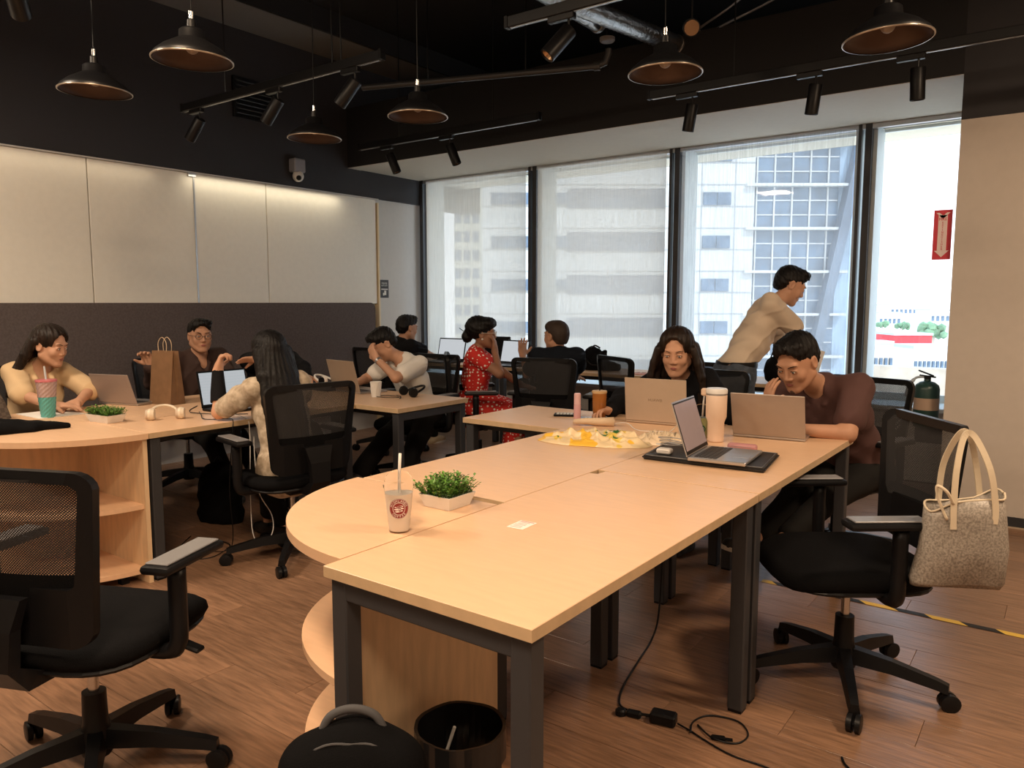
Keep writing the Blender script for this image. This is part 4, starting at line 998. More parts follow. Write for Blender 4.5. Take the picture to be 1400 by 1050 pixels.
# 11 man in maroon
p = person('broad man in a maroon polo with chin in hand behind the grey laptop', (-.90, 4.32, .53), (-.2, -1), (-1.02, 4.02, .955), (-1.085, 3.80, 1.115), (-.20, -.80, -.46),
    dict(R=((-1.185, 3.69, .885), (-1.35, 3.75, .70), (.06, .06, .95), (.5, .6, .1), .25), L=((-1.06, 3.70, .80), (-.70, 3.85, .76), (-.8, -.6, 0), (0, 0, -1), .35)),
    dict(R=((-1.33, 3.27, 0.02), (-1.2, 3.6, 1.1), (-.55, -.6, .25)), L=((-1.25, 3.10, 0), (-.9, 3.5, 1.0), (.1, -1, 0))), dict(mat=maroon, name='polo', sleeve='short', lower=dkt, shoe=shoe_b, sole=sole_w, collar=1, off=.016, leglen=.80), ('short', hair_m, dict(side=0)), skin, hs=1.12, fat=1.16, S=.98, neckcut=.054)
beard(p, mat('stubble', (.12, .07, .05), .8))

# ------------------------------------------------------------------ laptops
key_m = mat('dark_key', (.03, .03, .033), .5)
def laptop(label, loc, rot, w=.31, d=.215, lean=14, body=None, lidm=None, scr=None, brand=None, group='laptops'):
    body = body or silver; lidm = lidm or body
    t = thing('laptop', label, 'laptop', loc, math.radians(rot), group)
    base = pb('base', (0, -d / 2, .008), (w, d, .014), body, t, .003)
    bm = BM()
    for r_ in range(5):
        for c_ in range(13): box(bm, (-w * .43 + w * .86 * (c_ + .5) / 13, -.028 - r_ * .0185, .0158), (w * .86 / 13 * .84, .0152, .0022))
    k = obj('keyboard', bm, key_m, base); k['kind'] = 'stuff'
    pb('trackpad', (0, -d + .045, .0153), (w * .36, .07, .0012), silver, base)
    L = d * .98; a = math.radians(lean); M_ = Matrix.Translation((0, .002, .014)) @ Matrix.Rotation(-a, 4, 'X')
    bm = BM(); box(bm, (0, 0, L / 2), (w, .005, L), .002); bmesh.ops.transform(bm, matrix=M_, verts=bm.verts); lid = obj('lid', bm, lidm, t)
    bm = BM(); box(bm, (0, -.003, L / 2), (w * .97, .001, L * .95)); bmesh.ops.transform(bm, matrix=M_, verts=bm.verts); obj('bezel', bm, black_pl, lid)
    bm = BM(); box(bm, (0, -.0038, L / 2 + .004), (w * .93, .001, L * .86)); bmesh.ops.transform(bm, matrix=M_, verts=bm.verts); obj('screen', bm, scr or mat('dim_screen', (.25, .22, .26), .2), lid)
    if brand: text('lettering', brand, .020, mat('gold_print', (.25, .18, .12), .4), lid, M_ @ Matrix.Translation((0, .0028, L * .5)) @ Matrix(((-1, 0, 0, 0), (0, 0, 1, 0), (0, 1, 0, 0), (0, 0, 0, 1))))
    return t
scrA = screen_mat('lit_teal_page', (.50, .80, .82), (.62, .88, .88), .42); scrB = screen_mat('lit_pale_page', (.80, .84, .88), (.9, .93, .95), .5)
laptop('open grey laptop side-on on the black sleeve, keyboard facing right', (-1.215, 2.93, TT + .021), 96, .29, .225, 18, silver, silver, mat('mauve_screen', (.36, .31, .36), .25))
laptop('grey-brown laptop seen from behind in front of the maroon polo', (-1.135, 3.57, TT + .001), 187, .33, .222, 20, silver, mat('pewter_lid', (.42, .36, .32), .4, .4))
laptop('champagne laptop with small dark lettering on its lid before the woman in black', (-1.755, 3.655, TT + .001), 186, .335, .235, 6, tan_lid, tan_lid, brand='HUAWEI')
laptop('tan-grey laptop seen from behind in front of the young man in white', (-4.16, 3.66, TT + .001), 172, .34, .23, 14, silver, mat('taupe_lid', (.36, .29, .23), .45, .3))
laptop('laptop with a lit teal page, beside the black-sleeved arm', (-4.14, 2.69, TT + .001), 92, .34, .225, 12, black_pl, black_pl, scrA)
laptop('taupe laptop seen from behind between the beige woman and the paper bag', (-4.80, 2.36, TT + .001), 197, .31, .20, 20, silver, mat('taupe_lid2', (.34, .28, .25), .45, .3))
laptop('laptop with pale page under the hands of the man by the grey wall', (-5.44, 6.25, TT + .001), 4, .36, .25, 14, black_pl, black_pl, scrB)
laptop('laptop with pale page between the woman in red and the man seen from behind', (-4.62, 6.28, TT + .001), -4, .36, .25, 14, black_pl, black_pl, scrB)

# ------------------------------------------------------------------ things on the near island
def crumple(name, m, loc, rx, ry, h, seed, n=34, parent=None, rot=0, power=1.0):
    rs_ = np.random.RandomState(seed); K_ = rs_.randn(14, 2) * 20; P_ = rs_.rand(14) * 6.28
    bm = BM(); g = []
    for i in range(n + 1):
        row = []
        for j in range(n + 1):
            u, v = i / n * 2 - 1, j / n * 2 - 1
            q = max(abs(u), abs(v)); rr = math.hypot(u, v) or 1; x, y = u * q / rr * (1 + .12 * math.sin(5 * math.atan2(v, u) + seed)), v * q / rr * (1 + .15 * math.sin(3 * math.atan2(v, u) + seed))
            z = sum((1 - abs(math.sin(K_[k][0] * x * .35 + K_[k][1] * y * .35 + P_[k]))) ** 1.2 * (1.8 if k < 4 else .6) for k in range(14)) / 14
            z = (.22 + .9 * max(0, z - .25) * 1.6) * h * (1 - q ** 8) ** power
            row.append(bm.verts.new((x * rx, y * ry, z + .002)))
        g.append(row)
    for i in range(n):
        for j in range(n): bm.faces.new((g[i][j], g[i + 1][j], g[i + 1][j + 1], g[i][j + 1]))
    r = bmesh.ops.extrude_face_region(bm, geom=bm.faces[:])
    bmesh.ops.translate(bm, vec=(0, 0, -.0012), verts=[v for v in r['geom'] if isinstance(v, bmesh.types.BMVert)])
    o = obj(name, bm, m, parent, True); o.location = loc; o.rotation_euler = (0, 0, rot); return o
bagm = mat('printed_plastic_film', (.80, .62, .38), .28); n = bagm.node_tree; pp = P(bagm)
t_ = n.nodes.new('ShaderNodeTexCoord'); mp = n.nodes.new('ShaderNodeMapping'); mp.inputs['Location'].default_value = (3.1, .4, 0); nz_ = n.nodes.new('ShaderNodeTexNoise'); nz_.inputs['Scale'].default_value = 7; nz_.inputs['Detail'].default_value = 1
n.links.new(t_.outputs['Object'], mp.inputs[0]); n.links.new(mp.outputs[0], nz_.inputs[0]); rp = n.nodes.new('ShaderNodeValToRGB'); rp.color_ramp.interpolation = 'CONSTANT'
rp.color_ramp.elements[0].color = (.85, .50, .06, 1); rp.color_ramp.elements[1].position = .42; rp.color_ramp.elements[1].color = (.78, .62, .38, 1)
e = rp.color_ramp.elements.new(.60); e.color = (.75, .55, .12, 1); e = rp.color_ramp.elements.new(.66); e.color = (.05, .16, .05, 1); e = rp.color_ramp.elements.new(.70); e.color = (.80, .68, .50, 1)
n.links.new(nz_.outputs['Fac'], rp.inputs[0]); n.links.new(rp.outputs[0], pp.inputs['Base Color'])
tag(crumple('plastic_bag', bagm, (-1.76, 3.04, TT), .25, .17, .085, 3, 64, rot=.25), 'crumpled plastic bag with yellow and green print lying flat on the near island', 'bag')
tag(crumple('crumpled_wrapper', mat('cream_film', (.75, .60, .42), .35), (-1.50, 3.20, TT), .13, .11, .085, 8, 26), 'crumpled cream wrapper between the yellow bag and the black sleeve', 'wrapper')
t = thing('paper_roll', 'rolled beige paper bag lying behind the yellow plastic bag', 'paper', (-1.99, 3.42, TT), .5)
bm = BM(); tube(bm, [(-.11, 0, .022), (-.04, .005, .024), (.03, -.004, .024), (.10, 0, .024)], [.012, .018, .021, .025], 12); obj('roll', bm, mat('kraft_beige', (.66, .50, .34), .7), t, True)
bm = BM(); tube(bm, [(.098, 0, .024), (.104, 0, .024)], [.018, .016], 12); obj('roll_end', bm, cream_t, t)
# black sleeve under the laptop
bm = BM(); pl = [(-.25, -.13), (.245, -.155), (.235, .19), (-.26, .20)]
prism(bm, pl, 0, .018); bmesh.ops.bevel(bm, geom=bm.edges[:], offset=.007, segments=2, affect='EDGES')
t = thing('laptop_sleeve', 'black padded laptop sleeve lying under the open grey laptop', 'sleeve', (-1.17, 2.955, TT + .001), .12)
obj('pad', bm, mat('black_leatherette', (.012, .012, .014), .45), t, 'auto')
bm = BM(); tube(bm, [(x, y, .0185) for x, y in [(-.235, -.12), (.23, -.142), (.222, .178), (-.245, .188)]] + [(-.235, -.12, .0185)], .0015, 5); obj('piping', bm, grey_pl, t)
def capsule_case(name, label, loc, rot, sx, sy, sz, m, cat='case'):
    t = thing(name, label, cat, loc, rot); bm = BM(); box(bm, (0, 0, sz / 2), (sx, sy, sz), min(sy, sz) * .42, None, 4); obj('shell', bm, m, t, 'auto')
    bm = BM(); tube(bm, [(-sx * .35, -sy * .5, sz * .6), (sx * .35, -sy * .5, sz * .6)], .0008, 4); obj('lid_seam', bm, grey_pl, t); return t
capsule_case('earphone_case', 'small cream earphone case on the black sleeve left of the open laptop', (-1.335, 2.87, TT + .02), .1, .062, .045, .024, white_pl)
capsule_case('spectacle_case', 'dusty pink soft case behind the keyboard of the open laptop', (-1.14, 3.235, TT + .001), .12, .125, .045, .028, mat('dusty_pink', (.50, .24, .25), .5))
t = thing('charger_cable', 'coiled grey charging cable on the black sleeve behind the screen', 'cable', (-1.37, 3.02, TT + .024))
bm = BM(); tube(bm, spline([(.05 * math.cos(a) * (1 + .1 * k / 10), .035 * math.sin(a), .002 + .0012 * k) for k, a in enumerate([i * .6 for i in range(30)])], 3), .0022, 6); obj('cord', bm, mat('grey_cord', (.45, .43, .42), .5), t, True)
bm = BM(); box(bm, (-.06, .0, .003), (.028, .008, .006), .001); obj('plug', bm, white_pl, t)
tag(obj('white_cable', (lambda bm: (tube(bm, spline([(-1.62, 3.30, TT + .004), (-1.56, 3.36, TT + .01), (-1.50, 3.36, TT + .06), (-1.42, 3.26, TT + .12), (-1.33, 3.12, TT + .125), (-1.30, 3.08, TT + .09), (-1.285, 3.06, TT + .026)], 6), .0022, 6), bm)[1])(BM()), white_pl, None, True), 'thin white cable arching up from the wrapper to the open laptop', 'cable')
tag(obj('white_cable', (lambda bm: (tube(bm, spline([(-1.95, 3.44, TT + .003), (-1.85, 3.50, TT + .02), (-1.74, 3.42, TT + .003), (-1.62, 3.46, TT + .003), (-1.52, 3.42, TT + .003), (-1.47, 3.36, TT + .003)], 6), .0022, 6), bm)[1])(BM()), white_pl, None, True), 'thin white cable lying in front of the champagne laptop', 'cable')
# insulated tumbler
t = thing('insulated_tumbler', 'tall cream insulated tumbler with white lid between two laptops', 'tumbler', (-1.315, 3.37, TT + .001))
crm = mat('cream_enamel', (.74, .55, .42), .4)
bm = BM(); lathe(bm, [(.035, 0), (.0375, .003), (.0375, .09), (.047, .115), (.048, .215), (.046, .218)], 28); obj('vessel', bm, crm, t, 'auto')
bm = BM(); lathe(bm, [(.0475, .212), (.0475, .224)], 28); obj('steel_band', bm, silver, t, 'auto')
bm = BM(); lathe(bm, [(.0485, .224), (.0485, .240), (.045, .246), (.02, .248)], 28); obj('lid', bm, white_pl, t, 'auto')
bm = BM(); box(bm, (-.058, 0, .225), (.03, .025, .035), .006); obj('lid_tab', bm, crm, t)
# iced green drink
def dome_cup(label, loc, H_, r0, r1, liq, fill, green, logo_to):
    t = thing('iced_drink_cup', label, 'cup', loc)
    bm = BM(); lathe(bm, [(r0, 0), (r0 + (r1 - r0) * .02, .002), (r1, H_)], 32, cap=False); bm.faces.new([bm.verts[k] for k in range(0)]) if False else None
    lathe(bm, [(r0 * .98, .002), (.001, .002)], 32, cap=False); obj('cup_wall', bm, glass_m, t, True)
    bm = BM(); rf = r0 + (r1 - r0) * fill; lathe(bm, [(r0 * .95, .004), (rf * .965, H_ * fill)], 32); obj('drink', bm, liq, t, 'auto')
    bm = BM(); lathe(bm, [(r1 * 1.06, H_ - .002), (r1 * 1.08, H_ + .003), (r1 * 1.0, H_ + .007), (r1 * .95, H_ + .018), (r1 * .80, H_ + .032), (r1 * .52, H_ + .042), (r1 * .22, H_ + .046)], 32, cap=False); obj('dome_lid', bm, glass_m, t, True)
    bm = BM(); tube(bm, [(0, 0, .02), (.008, -.004, H_ + .045), (.014, -.006, H_ + .095)], .0042, 10); obj('straw', bm, white_pl, t, True)
    return t
def on_cup(a0, r0, r1, H_, off=.0008):
    def f(v):       # v.x along the circumference, v.y height
        z = v.y; r = r0 + (r1 - r0) * z / H_ + off + v.z; a = a0 + v.x / r
        return Vector((r * math.cos(a), r * math.sin(a), z))
    return f
def disc_on(name, r_in, r_out, zc, f, m, parent, oz=0, sx=1):
    bm = BM(); n = 40; A_ = []; rr = [r_in + (r_out - r_in) * k / 4 for k in range(5)]
    for r in rr: A_.append([bm.verts.new(f(Vector((sx * r * math.cos(2 * PI * k / n), zc + r * math.sin(2 * PI * k / n), oz)))) for k in range(n)])
    for a, b in zip(A_, A_[1:]):
        for k in range(n): bm.faces.new((a[k], a[(k + 1) % n], b[(k + 1) % n], b[k]))
    if r_in < .001: pass
    return obj(name, bm, m, parent)
def ring_text(s, rad, zc, size, a_start, a_end, f, m, parent, flip=False):
    for i, ch in enumerate(s):
        if ch == ' ': continue
        a = a_start + (a_end - a_start) * i / max(1, len(s) - 1)
        rot = a - PI / 2 if not flip else a + PI / 2
        M_ = Matrix.Translation((rad * math.cos(a), zc + rad * math.sin(a), .0006)) @ Matrix.Rotation(rot, 4, 'Z')
        text('letter', ch, size, m, parent, M_, .0001, f)
milk = mat('pale_milk_coffee', (.84, .76, .66), .4)
CP = (-1.50, 1.50, TT + .001); H_ = .128
t = dome_cup('iced drink cup with dome lid and round maroon logo beside the bushy herb', CP, H_, .028, .041, milk, .86, False, None)
a0 = math.atan2(-CP[1], -CP[0]); f = on_cup(a0, .0275, .041, H_, .0012); mar = mat('maroon_ink', (.22, .012, .010), .5)
lg = disc_on('logo', .0, .0290, .072, f, mar, t)
wp_ = mat('white_ink', (.85, .82, .78), .5)
disc_on('logo_ring', .0168, .0180, .072, f, wp_, lg, .0004); disc_on('logo_rim', .0272, .0280, .072, f, wp_, lg, .0004)
ring_text('HIGHLANDS', .0225, .072, .0088, math.radians(160), math.radians(20), f, wp_, lg)
ring_text('COFFEE', .0225, .072, .0088, math.radians(225), math.radians(315), f, wp_, lg, True)
bm = BM()
def lens_(zc, w, h, bend):
    A_ = [f(Vector((w * math.cos(a), zc + h * math.sin(a) + bend * math.sin(w * math.cos(a) * 200), .0006))) for a in [k * 2 * PI / 24 for k in range(24)]]
    bm.faces.new([bm.verts.new(p) for p in A_])
lens_(.078, .0125, .0026, .0014); lens_(.0715, .0142, .0024, .0016); lens_(.065, .0112, .0022, .0012)
obj('logo_bean', bm, wp_, lg)
GP = (-1.405, 3.42, TT + .001)
t = dome_cup('iced green drink cup with a round green logo just left of the cream tumbler', GP, .115, .028, .043, mat('matcha', (.38, .42, .20), .4), .85, True, None)
f = on_cup(math.atan2(-GP[1], -GP[0]), .0275, .043, .115, .0012)
lg = disc_on('logo', .0, .020, .045, f, mat('dark_green_ink', (.01, .09, .045), .5), t); disc_on('logo_ring', .0125, .0135, .045, f, wp_, lg, .0004); disc_on('logo_figure', 0, .006, .045, f, wp_, lg, .0004)
# planters
def planter(label, loc, rot, w, d, h, nl, rad, top, seed, group='planters'):
    rs_ = np.random.RandomState(seed)
    t = thing('potted_herb', label, 'plant', loc, rot, group)
    bm = BM(); L_ = []
    for (sx_, z) in ((.78, 0), (1.0, h), (.93, h), (.86, h - .012)):
        L_.append([bm.verts.new((sx_ * w / 2 * i, sx_ * d / 2 * j, z)) for i, j in ((-1, -1), (1, -1), (1, 1), (-1, 1))])
    for A, B in zip(L_, L_[1:]):
        for q in range(4): bm.faces.new((A[q], A[(q + 1) % 4], B[(q + 1) % 4], B[q]))
    bm.faces.new(L_[0][::-1]); bm.faces.new(L_[-1]); obj('tray', bm, white_pl, t)
    bl, bs = BM(), BM()
    for i in range(nl // 8):
        x0, y0 = (rs_.rand() - .5) * w * .8, (rs_.rand() - .5) * d * .8
        tip = Vector((x0 * rad + (rs_.rand() - .5) * .03, y0 * rad + (rs_.rand() - .5) * .03, h + top * (.55 + .5 * rs_.rand()) * (1 - .5 * (abs(x0) / w + abs(y0) / d))))
        b0 = Vector((x0, y0, h - .015)); tube(bs, [b0, b0.lerp(tip, .6) + Vector((0, 0, .006)), tip], .0009, 3, False)
        for k in range(8):
            p_ = b0.lerp(tip, .35 + .65 * k / 7); a = rs_.rand() * 6.28; el_ = rs_.rand() * .9 - .1; ln = .010 + .006 * rs_.rand()
            d_ = Vector((math.cos(a) * math.cos(el_), math.sin(a) * math.cos(el_), math.sin(el_))); s_ = d_.cross(Vector((0, 0, 1))).normalized() * ln * .32
            m_ = p_ + d_ * ln * .55; vs_ = [bl.verts.new(q) for q in (p_, m_ + s_ + Vector((0, 0, .001)), p_ + d_ * ln, m_ - s_)]; bl.faces.new(vs_)
    st = obj('stems', bs, mat('green_stem', (.12, .2, .05), .6), t); st['kind'] = 'stuff'
    fo_ = obj('foliage', bl, leafm, t); fo_['kind'] = 'stuff'; return t
planter('bushy green herb in a small white square tray behind the coffee cup', (-1.57, 1.785, TT + .001), 0, .128, .128, .042, 1500, 1.45, .062, 4)
planter('low green herb in a white oblong tray beside the black bag on the left island', (-4.18, 1.985, TT + .001), .12, .20, .11, .042, 1300, 1.45, .045, 9)
t = thing('desk_sticker', 'small white printed label stuck flat on the nearest desk', 'sticker', (-1.255, 1.75, TT + .0004), .05)
pb('sheet', (0, 0, .0003), (.055, .078, .0006), paper_m, t)
bm = BM()
for k in range(5): box(bm, (-.004, -.026 + k * .012, .0007), (.036 - .006 * (k % 2), .003, .0002))
box(bm, (.0, .032, .0007), (.044, .006, .0002)); obj('print', bm, mat('pink_ink', (.55, .25, .22), .7), t)
# calculator, phone, pink spray, amber glass
t = thing('calculator', 'small dark calculator with pale keys on the desk by the pink bottle', 'calculator', (-2.30, 3.63, TT + .001), .5)
pb('case', (0, 0, .006), (.13, .075, .012), black_pl, t, .003)
k0 = None
for r_ in range(4):
    for c_ in range(5):
        if k0 is None: k0 = pb('key', (0, 0, 0), (.014, .011, .004), mat('pale_key', (.6, .6, .58), .5), t); o = k0
        else: o = k0.copy(); COL.objects.link(o)
        o.location = (-.042 + c_ * .019, -.024 + r_ * .0155, .0135)
t = thing('smartphone', 'black phone lying under the pink bottle and amber glass', 'phone', (-2.13, 3.60, TT + .001), .5); pb('body', (0, 0, .004), (.145, .07, .008), black_pl, t, .002); pb('glass', (0, 0, .0082), (.135, .062, .0006), mat('phone_glass', (.02, .02, .03), .1), t)
t = thing('spray_bottle', 'slim translucent pink bottle standing beside the amber glass', 'bottle', (-2.155, 3.52, TT + .001)); pk = mat('pink_plastic', (.60, .34, .36), .25)
bm = BM(); lathe(bm, [(.0185, 0), (.0195, .004), (.0195, .085), (.017, .09)], 20); obj('bottle_body', bm, pk, t, 'auto'); bm = BM(); lathe(bm, [(.0185, .09), (.0185, .145), (.015, .150)], 20); obj('cap', bm, mat('pink_cap', (.70, .45, .46), .35), t, 'auto')
t = thing('ribbed_glass', 'ribbed amber glass tumbler with wooden lid, dark straw and red drink', 'glass', (-2.11, 3.68, TT + .001))
bm = BM(); n = 48; pr_ = [(.030, 0), (.034, .003), (.037, .07), (.039, .138)]; R_ = []
for r, z in pr_: R_.append([bm.verts.new(((r + .0012 * (k % 2)) * math.cos(2 * PI * k / n), (r + .0012 * (k % 2)) * math.sin(2 * PI * k / n), z)) for k in range(n)])
for A, B in zip(R_, R_[1:]):
    for k in range(n): bm.faces.new((A[k], A[(k + 1) % n], B[(k + 1) % n], B[k]))
bm.faces.new(R_[0][::-1]); obj('glass_wall', bm, orange_m, t, True)
bm = BM(); lathe(bm, [(.029, .005), (.034, .075)], 24); obj('drink', bm, mat('red_tea', (.20, .02, .015), .2), t, 'auto')
bm = BM(); lathe(bm, [(.041, .138), (.042, .142), (.042, .150), (.040, .152)], 28); obj('wood_lid', bm, mat('bamboo', (.60, .40, .20), .5), t, 'auto')
bm = BM(); tube(bm, [(0, 0, .02), (.002, 0, .20)], .004, 8); obj('straw', bm, black_pl, t)

# ------------------------------------------------------------------ things on the left island
t = thing('studded_tumbler', 'tall studded tumbler fading from pink to teal, with straw, before the woman in beige', 'tumbler', (-4.60, 1.87, TT + .001))
def studs(z0, z1, m, nm):
    bm = BM(); n = 22; rows = max(1, int((z1 - z0) / .011)); R_ = []
    for i in range(rows + 1):
        z = z0 + (z1 - z0) * i / rows; r = .034 + .017 * z / .2
        R_.append([bm.verts.new(((r + .0022 * ((i + k) % 2)) * math.cos(2 * PI * k / n), (r + .0022 * ((i + k) % 2)) * math.sin(2 * PI * k / n), z)) for k in range(n)])
    for A, B in zip(R_, R_[1:]):
        for k in range(n): bm.faces.new((A[k], A[(k + 1) % n], B[(k + 1) % n], B[k]))
    bm.faces.new(R_[0][::-1]); bm.faces.new(R_[-1]); return obj(nm, bm, m, t, False)
studs(0, .115, mat('teal_plastic', (.10, .36, .34), .25), 'lower_wall'); studs(.1155, .20, mat('mauve_plastic', (.42, .30, .29), .25), 'upper_wall')
bm = BM(); lathe(bm, [(.054, .20), (.055, .206), (.053, .212), (.02, .214)], 24); obj('lid', bm, mat('rose_lid', (.55, .16, .18), .3), t, 'auto')
bm = BM(); tube(bm, [(0, 0, .21), (-.012, 0, .285)], .0055, 8); obj('straw', bm, mat('grey_clear_straw', (.5, .52, .52), .2), t)
# black soft bag
t = thing('soft_bag', 'flat slumped black fabric bag lying on the rounded end of the left island', 'bag', (-4.24, 1.52, TT + .001), math.radians(66))
pr = [cone((-.50, 0, .024), (.27, .0, .012), .040, .018, .04), cone((-.44, .10, .018), (.17, .06, .012), .036, .016, .04), cone((-.46, -.10, .016), (.12, -.06, .010), .034, .014, .04), ell((-.22, 0, .02), np.eye(3), (.28, .15, .062), .04), ell((.02, .01, .012), np.eye(3), (.17, .08, .034), .04)]
surf('fabric', [build_field(pr, .007, lambda X, Y, Z: .003 * np.sin(50 * X + 30 * Y) * np.sin(45 * Y - 20 * X) + 0 * Z, zmin=0.0)], black_fab, t, (0, 0, 0))
bm = BM(); tube(bm, spline([(-.3, -.06, .06), (-.1, -.05, .058), (.1, -.02, .045), (.2, 0, .038)], 5), .003, 6); obj('zip', bm, black_pl, t)
# checked handbag
t = thing('checked_handbag', 'brown checked handbag standing at the left edge of the picture', 'handbag', (-4.80, 1.59, TT + .001), math.radians(18)); chk = checker_mat('brown_check', (.060, .042, .032), (.10, .078, .06), 42)
bm = BM(); pl = [(-.19, 0), (.20, 0), (.17, .10), (.10, .22), (.06, .235), (-.17, .24)]
A_ = [bm.verts.new((x, -.06 * (1 - z * 1.8), z)) for x, z in pl]; B_ = [bm.verts.new((x, .06 * (1 - z * 1.8), z)) for x, z in pl]
for k in range(6): bm.faces.new((A_[k], A_[(k + 1) % 6], B_[(k + 1) % 6], B_[k]))
bm.faces.new(A_[::-1]); bm.faces.new(B_); bmesh.ops.bevel(bm, geom=bm.edges[:], offset=.012, segments=2, affect='EDGES'); obj('bag_body', bm, chk, t, 'auto')
bm = BM(); tube(bm, [(-.17, -.03, .24), (.05, -.03, .238), (.10, -.035, .22), (.20, -.055, .02)], .005, 6); obj('piping', bm, mat('dark_leather', (.03, .018, .013), .5), t)
bm = BM(); box(bm, (.10, -.055, .15), (.03, .006, .012), .002); obj('clasp', bm, silver, t)
bm = BM(); tube(bm, spline([(-.12, 0, .23), (-.10, 0, .32), (0, 0, .35), (.03, 0, .24)], 6), .007, 8); obj('handle', bm, MATS['dark_leather'], t)
pt = tag(pb('paper_sheet', (-4.72, 1.93, TT + .002), (.30, .24, .003), paper_m, None), 'white paper on the table under the hands of the woman in beige', 'paper')
# paper bag
t = thing('paper_bag', 'brown kraft paper bag with twisted handles standing before the man with glasses', 'bag', (-4.62, 2.58, TT + .001), math.radians(8)); kr = mat('brown_kraft', (.40, .23, .12), .6, noise=.08)
w_, d_, h_ = .20, .11, .335
bm = BM(); vs_ = {}
for z, dd in ((0, d_), (h_, d_ * .35)):
    for i, (a, b) in enumerate(((-1, -1), (1, -1), (1.0, 0), (1, 1), (-1, 1), (-1.0, 0))):
        fx = 1 - (.30 * (1 if b == 0 else 0) if z else 0)
        vs_[(z, i)] = bm.verts.new((a * w_ / 2 * fx, b * dd / 2, z))
for i in range(6): bm.faces.new((vs_[(0, i)], vs_[(0, (i + 1) % 6)], vs_[(h_, (i + 1) % 6)], vs_[(h_, i)]))
bm.faces.new([vs_[(0, i)] for i in range(5, -1, -1)]); r_ = bmesh.ops.solidify(bm, geom=bm.faces[:], thickness=.0012); obj('bag_body', bm, kr, t)
for sg in (-1, 1):
    bm = BM(); tube(bm, spline([(-.035, sg * .018, h_ - .02), (-.038, sg * .018, h_ + .05), (0, sg * .018, h_ + .085), (.038, sg * .018, h_ + .05), (.035, sg * .018, h_ - .02)], 6), .0025, 6); obj('handle', bm, mat('pale_twine', (.55, .42, .28), .8), t, True)
# headphones
def headphones(label, loc, rot, m, m2, s=1):
    t = thing('headphones', label, 'headphones', loc, rot)
    bm = BM(); tube(bm, [(-.075 * s + .15 * s * 0 + .075 * s * (1 - math.cos(a)) , .10 * s * math.sin(a), .022 + .040 * math.sin(a)) for a in [k * PI / 14 for k in range(15)]], .008 * s, 8); obj('headband', bm, m, t, True)
    for q, x in enumerate((-.075 * s, .075 * s)):
        bm = BM(); tube(bm, [(x, -.02, .030), (x + .012, -.022, .030), (x + .030, -.025, .030)], [.030 * s, .034 * s, .028 * s], 16); c_ = obj('ear_cup', bm, m, t, 'auto')
        bm = BM(); tube(bm, [(x - .014, -.019, .030), (x, -.02, .030)], [.026 * s, .029 * s], 16); obj('ear_pad', bm, m2, c_, 'auto')
    return t
headphones('white over-ear headphones lying by the front edge of the left island', (-4.02, 2.22, TT + .002), math.radians(60), mat('ivory_plastic', (.72, .62, .48), .4), mat('ivory_pad', (.55, .45, .35), .8))
headphones('black over-ear headphones on the jutting desk next to the white cup', (-3.66, 3.79, TT + .002), math.radians(-20), black_pl, black_fab)
def cable(label, pts, r=.0025, m=None, name='cable', cat='cable', n=6):
    o = obj(name, (lambda bm: (tube(bm, spline(pts, n), r, 6), bm)[1])(BM()), m or black_pl, None, True); return tag(o, label, cat)
cable('black cable looping over the edge of the left island by the headphones', [(-4.10, 2.48, TT + .004), (-3.95, 2.40, TT + .01), (-3.80, 2.33, TT + .006), (-3.72, 2.42, TT + .004), (-3.645, 2.40, TT + .003), (-3.625, 2.38, .70), (-3.64, 2.36, .4), (-3.70, 2.40, .06), (-3.85, 2.35, .008)])
cable('thin black cable curled beside the paper bag', [(-4.35, 2.62, TT + .003), (-4.2, 2.48, TT + .003), (-4.05, 2.42, TT + .008), (-3.92, 2.50, TT + .003), (-3.80, 2.60, TT + .003)])
cable('white cable hanging in a long loop below the left island', [(-3.90, 2.52, TT + .004), (-3.70, 2.50, TT + .006), (-3.63, 2.49, .72), (-3.61, 2.47, .45), (-3.60, 2.46, .30), (-3.56, 2.44, .14), (-3.50, 2.45, .08), (-3.47, 2.50, .15), (-3.50, 2.52, .24), (-3.58, 2.50, .36), (-3.62, 2.51, .55), (-3.635, 2.52, .66)], .0028, white_pl)
cable('black cable in a ring next to the black headphones', [(-3.70 + .10 * math.cos(a), 3.62 + .06 * math.sin(a), TT + .003 + .001 * k) for k, a in enumerate([i * .7 for i in range(12)])], .0022)
capsule_case('earphone_case', 'small white earphone case on the table in front of the man with glasses', (-4.74, 2.98, TT + .001), .2, .062, .05, .022, white_pl)
t = thing('computer_mouse', 'black computer mouse beside the white case in front of the man with glasses', 'mouse', (-4.66, 3.08, TT + .001), .4)
pr = [ell((0, 0, .004), np.eye(3), (.055, .031, .034), .01)]; surf('shell', [build_field(pr, .004, None, zmin=0.0)], black_pl, t, (0, 0, 0)); bm = BM(); tube(bm, [(.028, -.003, .032), (.028, .003, .032)], .007, 10); obj('wheel', bm, grey_pl, t)
t = thing('paper_cup', 'white crumpled paper cup on the jutting desk of the left island', 'cup', (-3.80, 3.60, TT + .001))
bm = BM(); n = 18; R_ = []
for r, z in ((.029, 0), (.030, .003), (.034, .05), (.039, .10), (.0405, .104), (.038, .1), (.031, .01)): R_.append([bm.verts.new(((r + .0022 * math.sin(3 * k + z * 60) * (z > .01)) * math.cos(2 * PI * k / n), (r + .0022 * math.cos(5 * k + z * 40) * (z > .01)) * math.sin(2 * PI * k / n), z)) for k in range(n)])
for A, B in zip(R_, R_[1:]):
    for k in range(n): bm.faces.new((A[k], A[(k + 1) % n], B[(k + 1) % n], B[k]))
bm.faces.new(R_[0][::-1]); bm.faces.new(R_[-1]); obj('cup_wall', bm, paper_m, t)
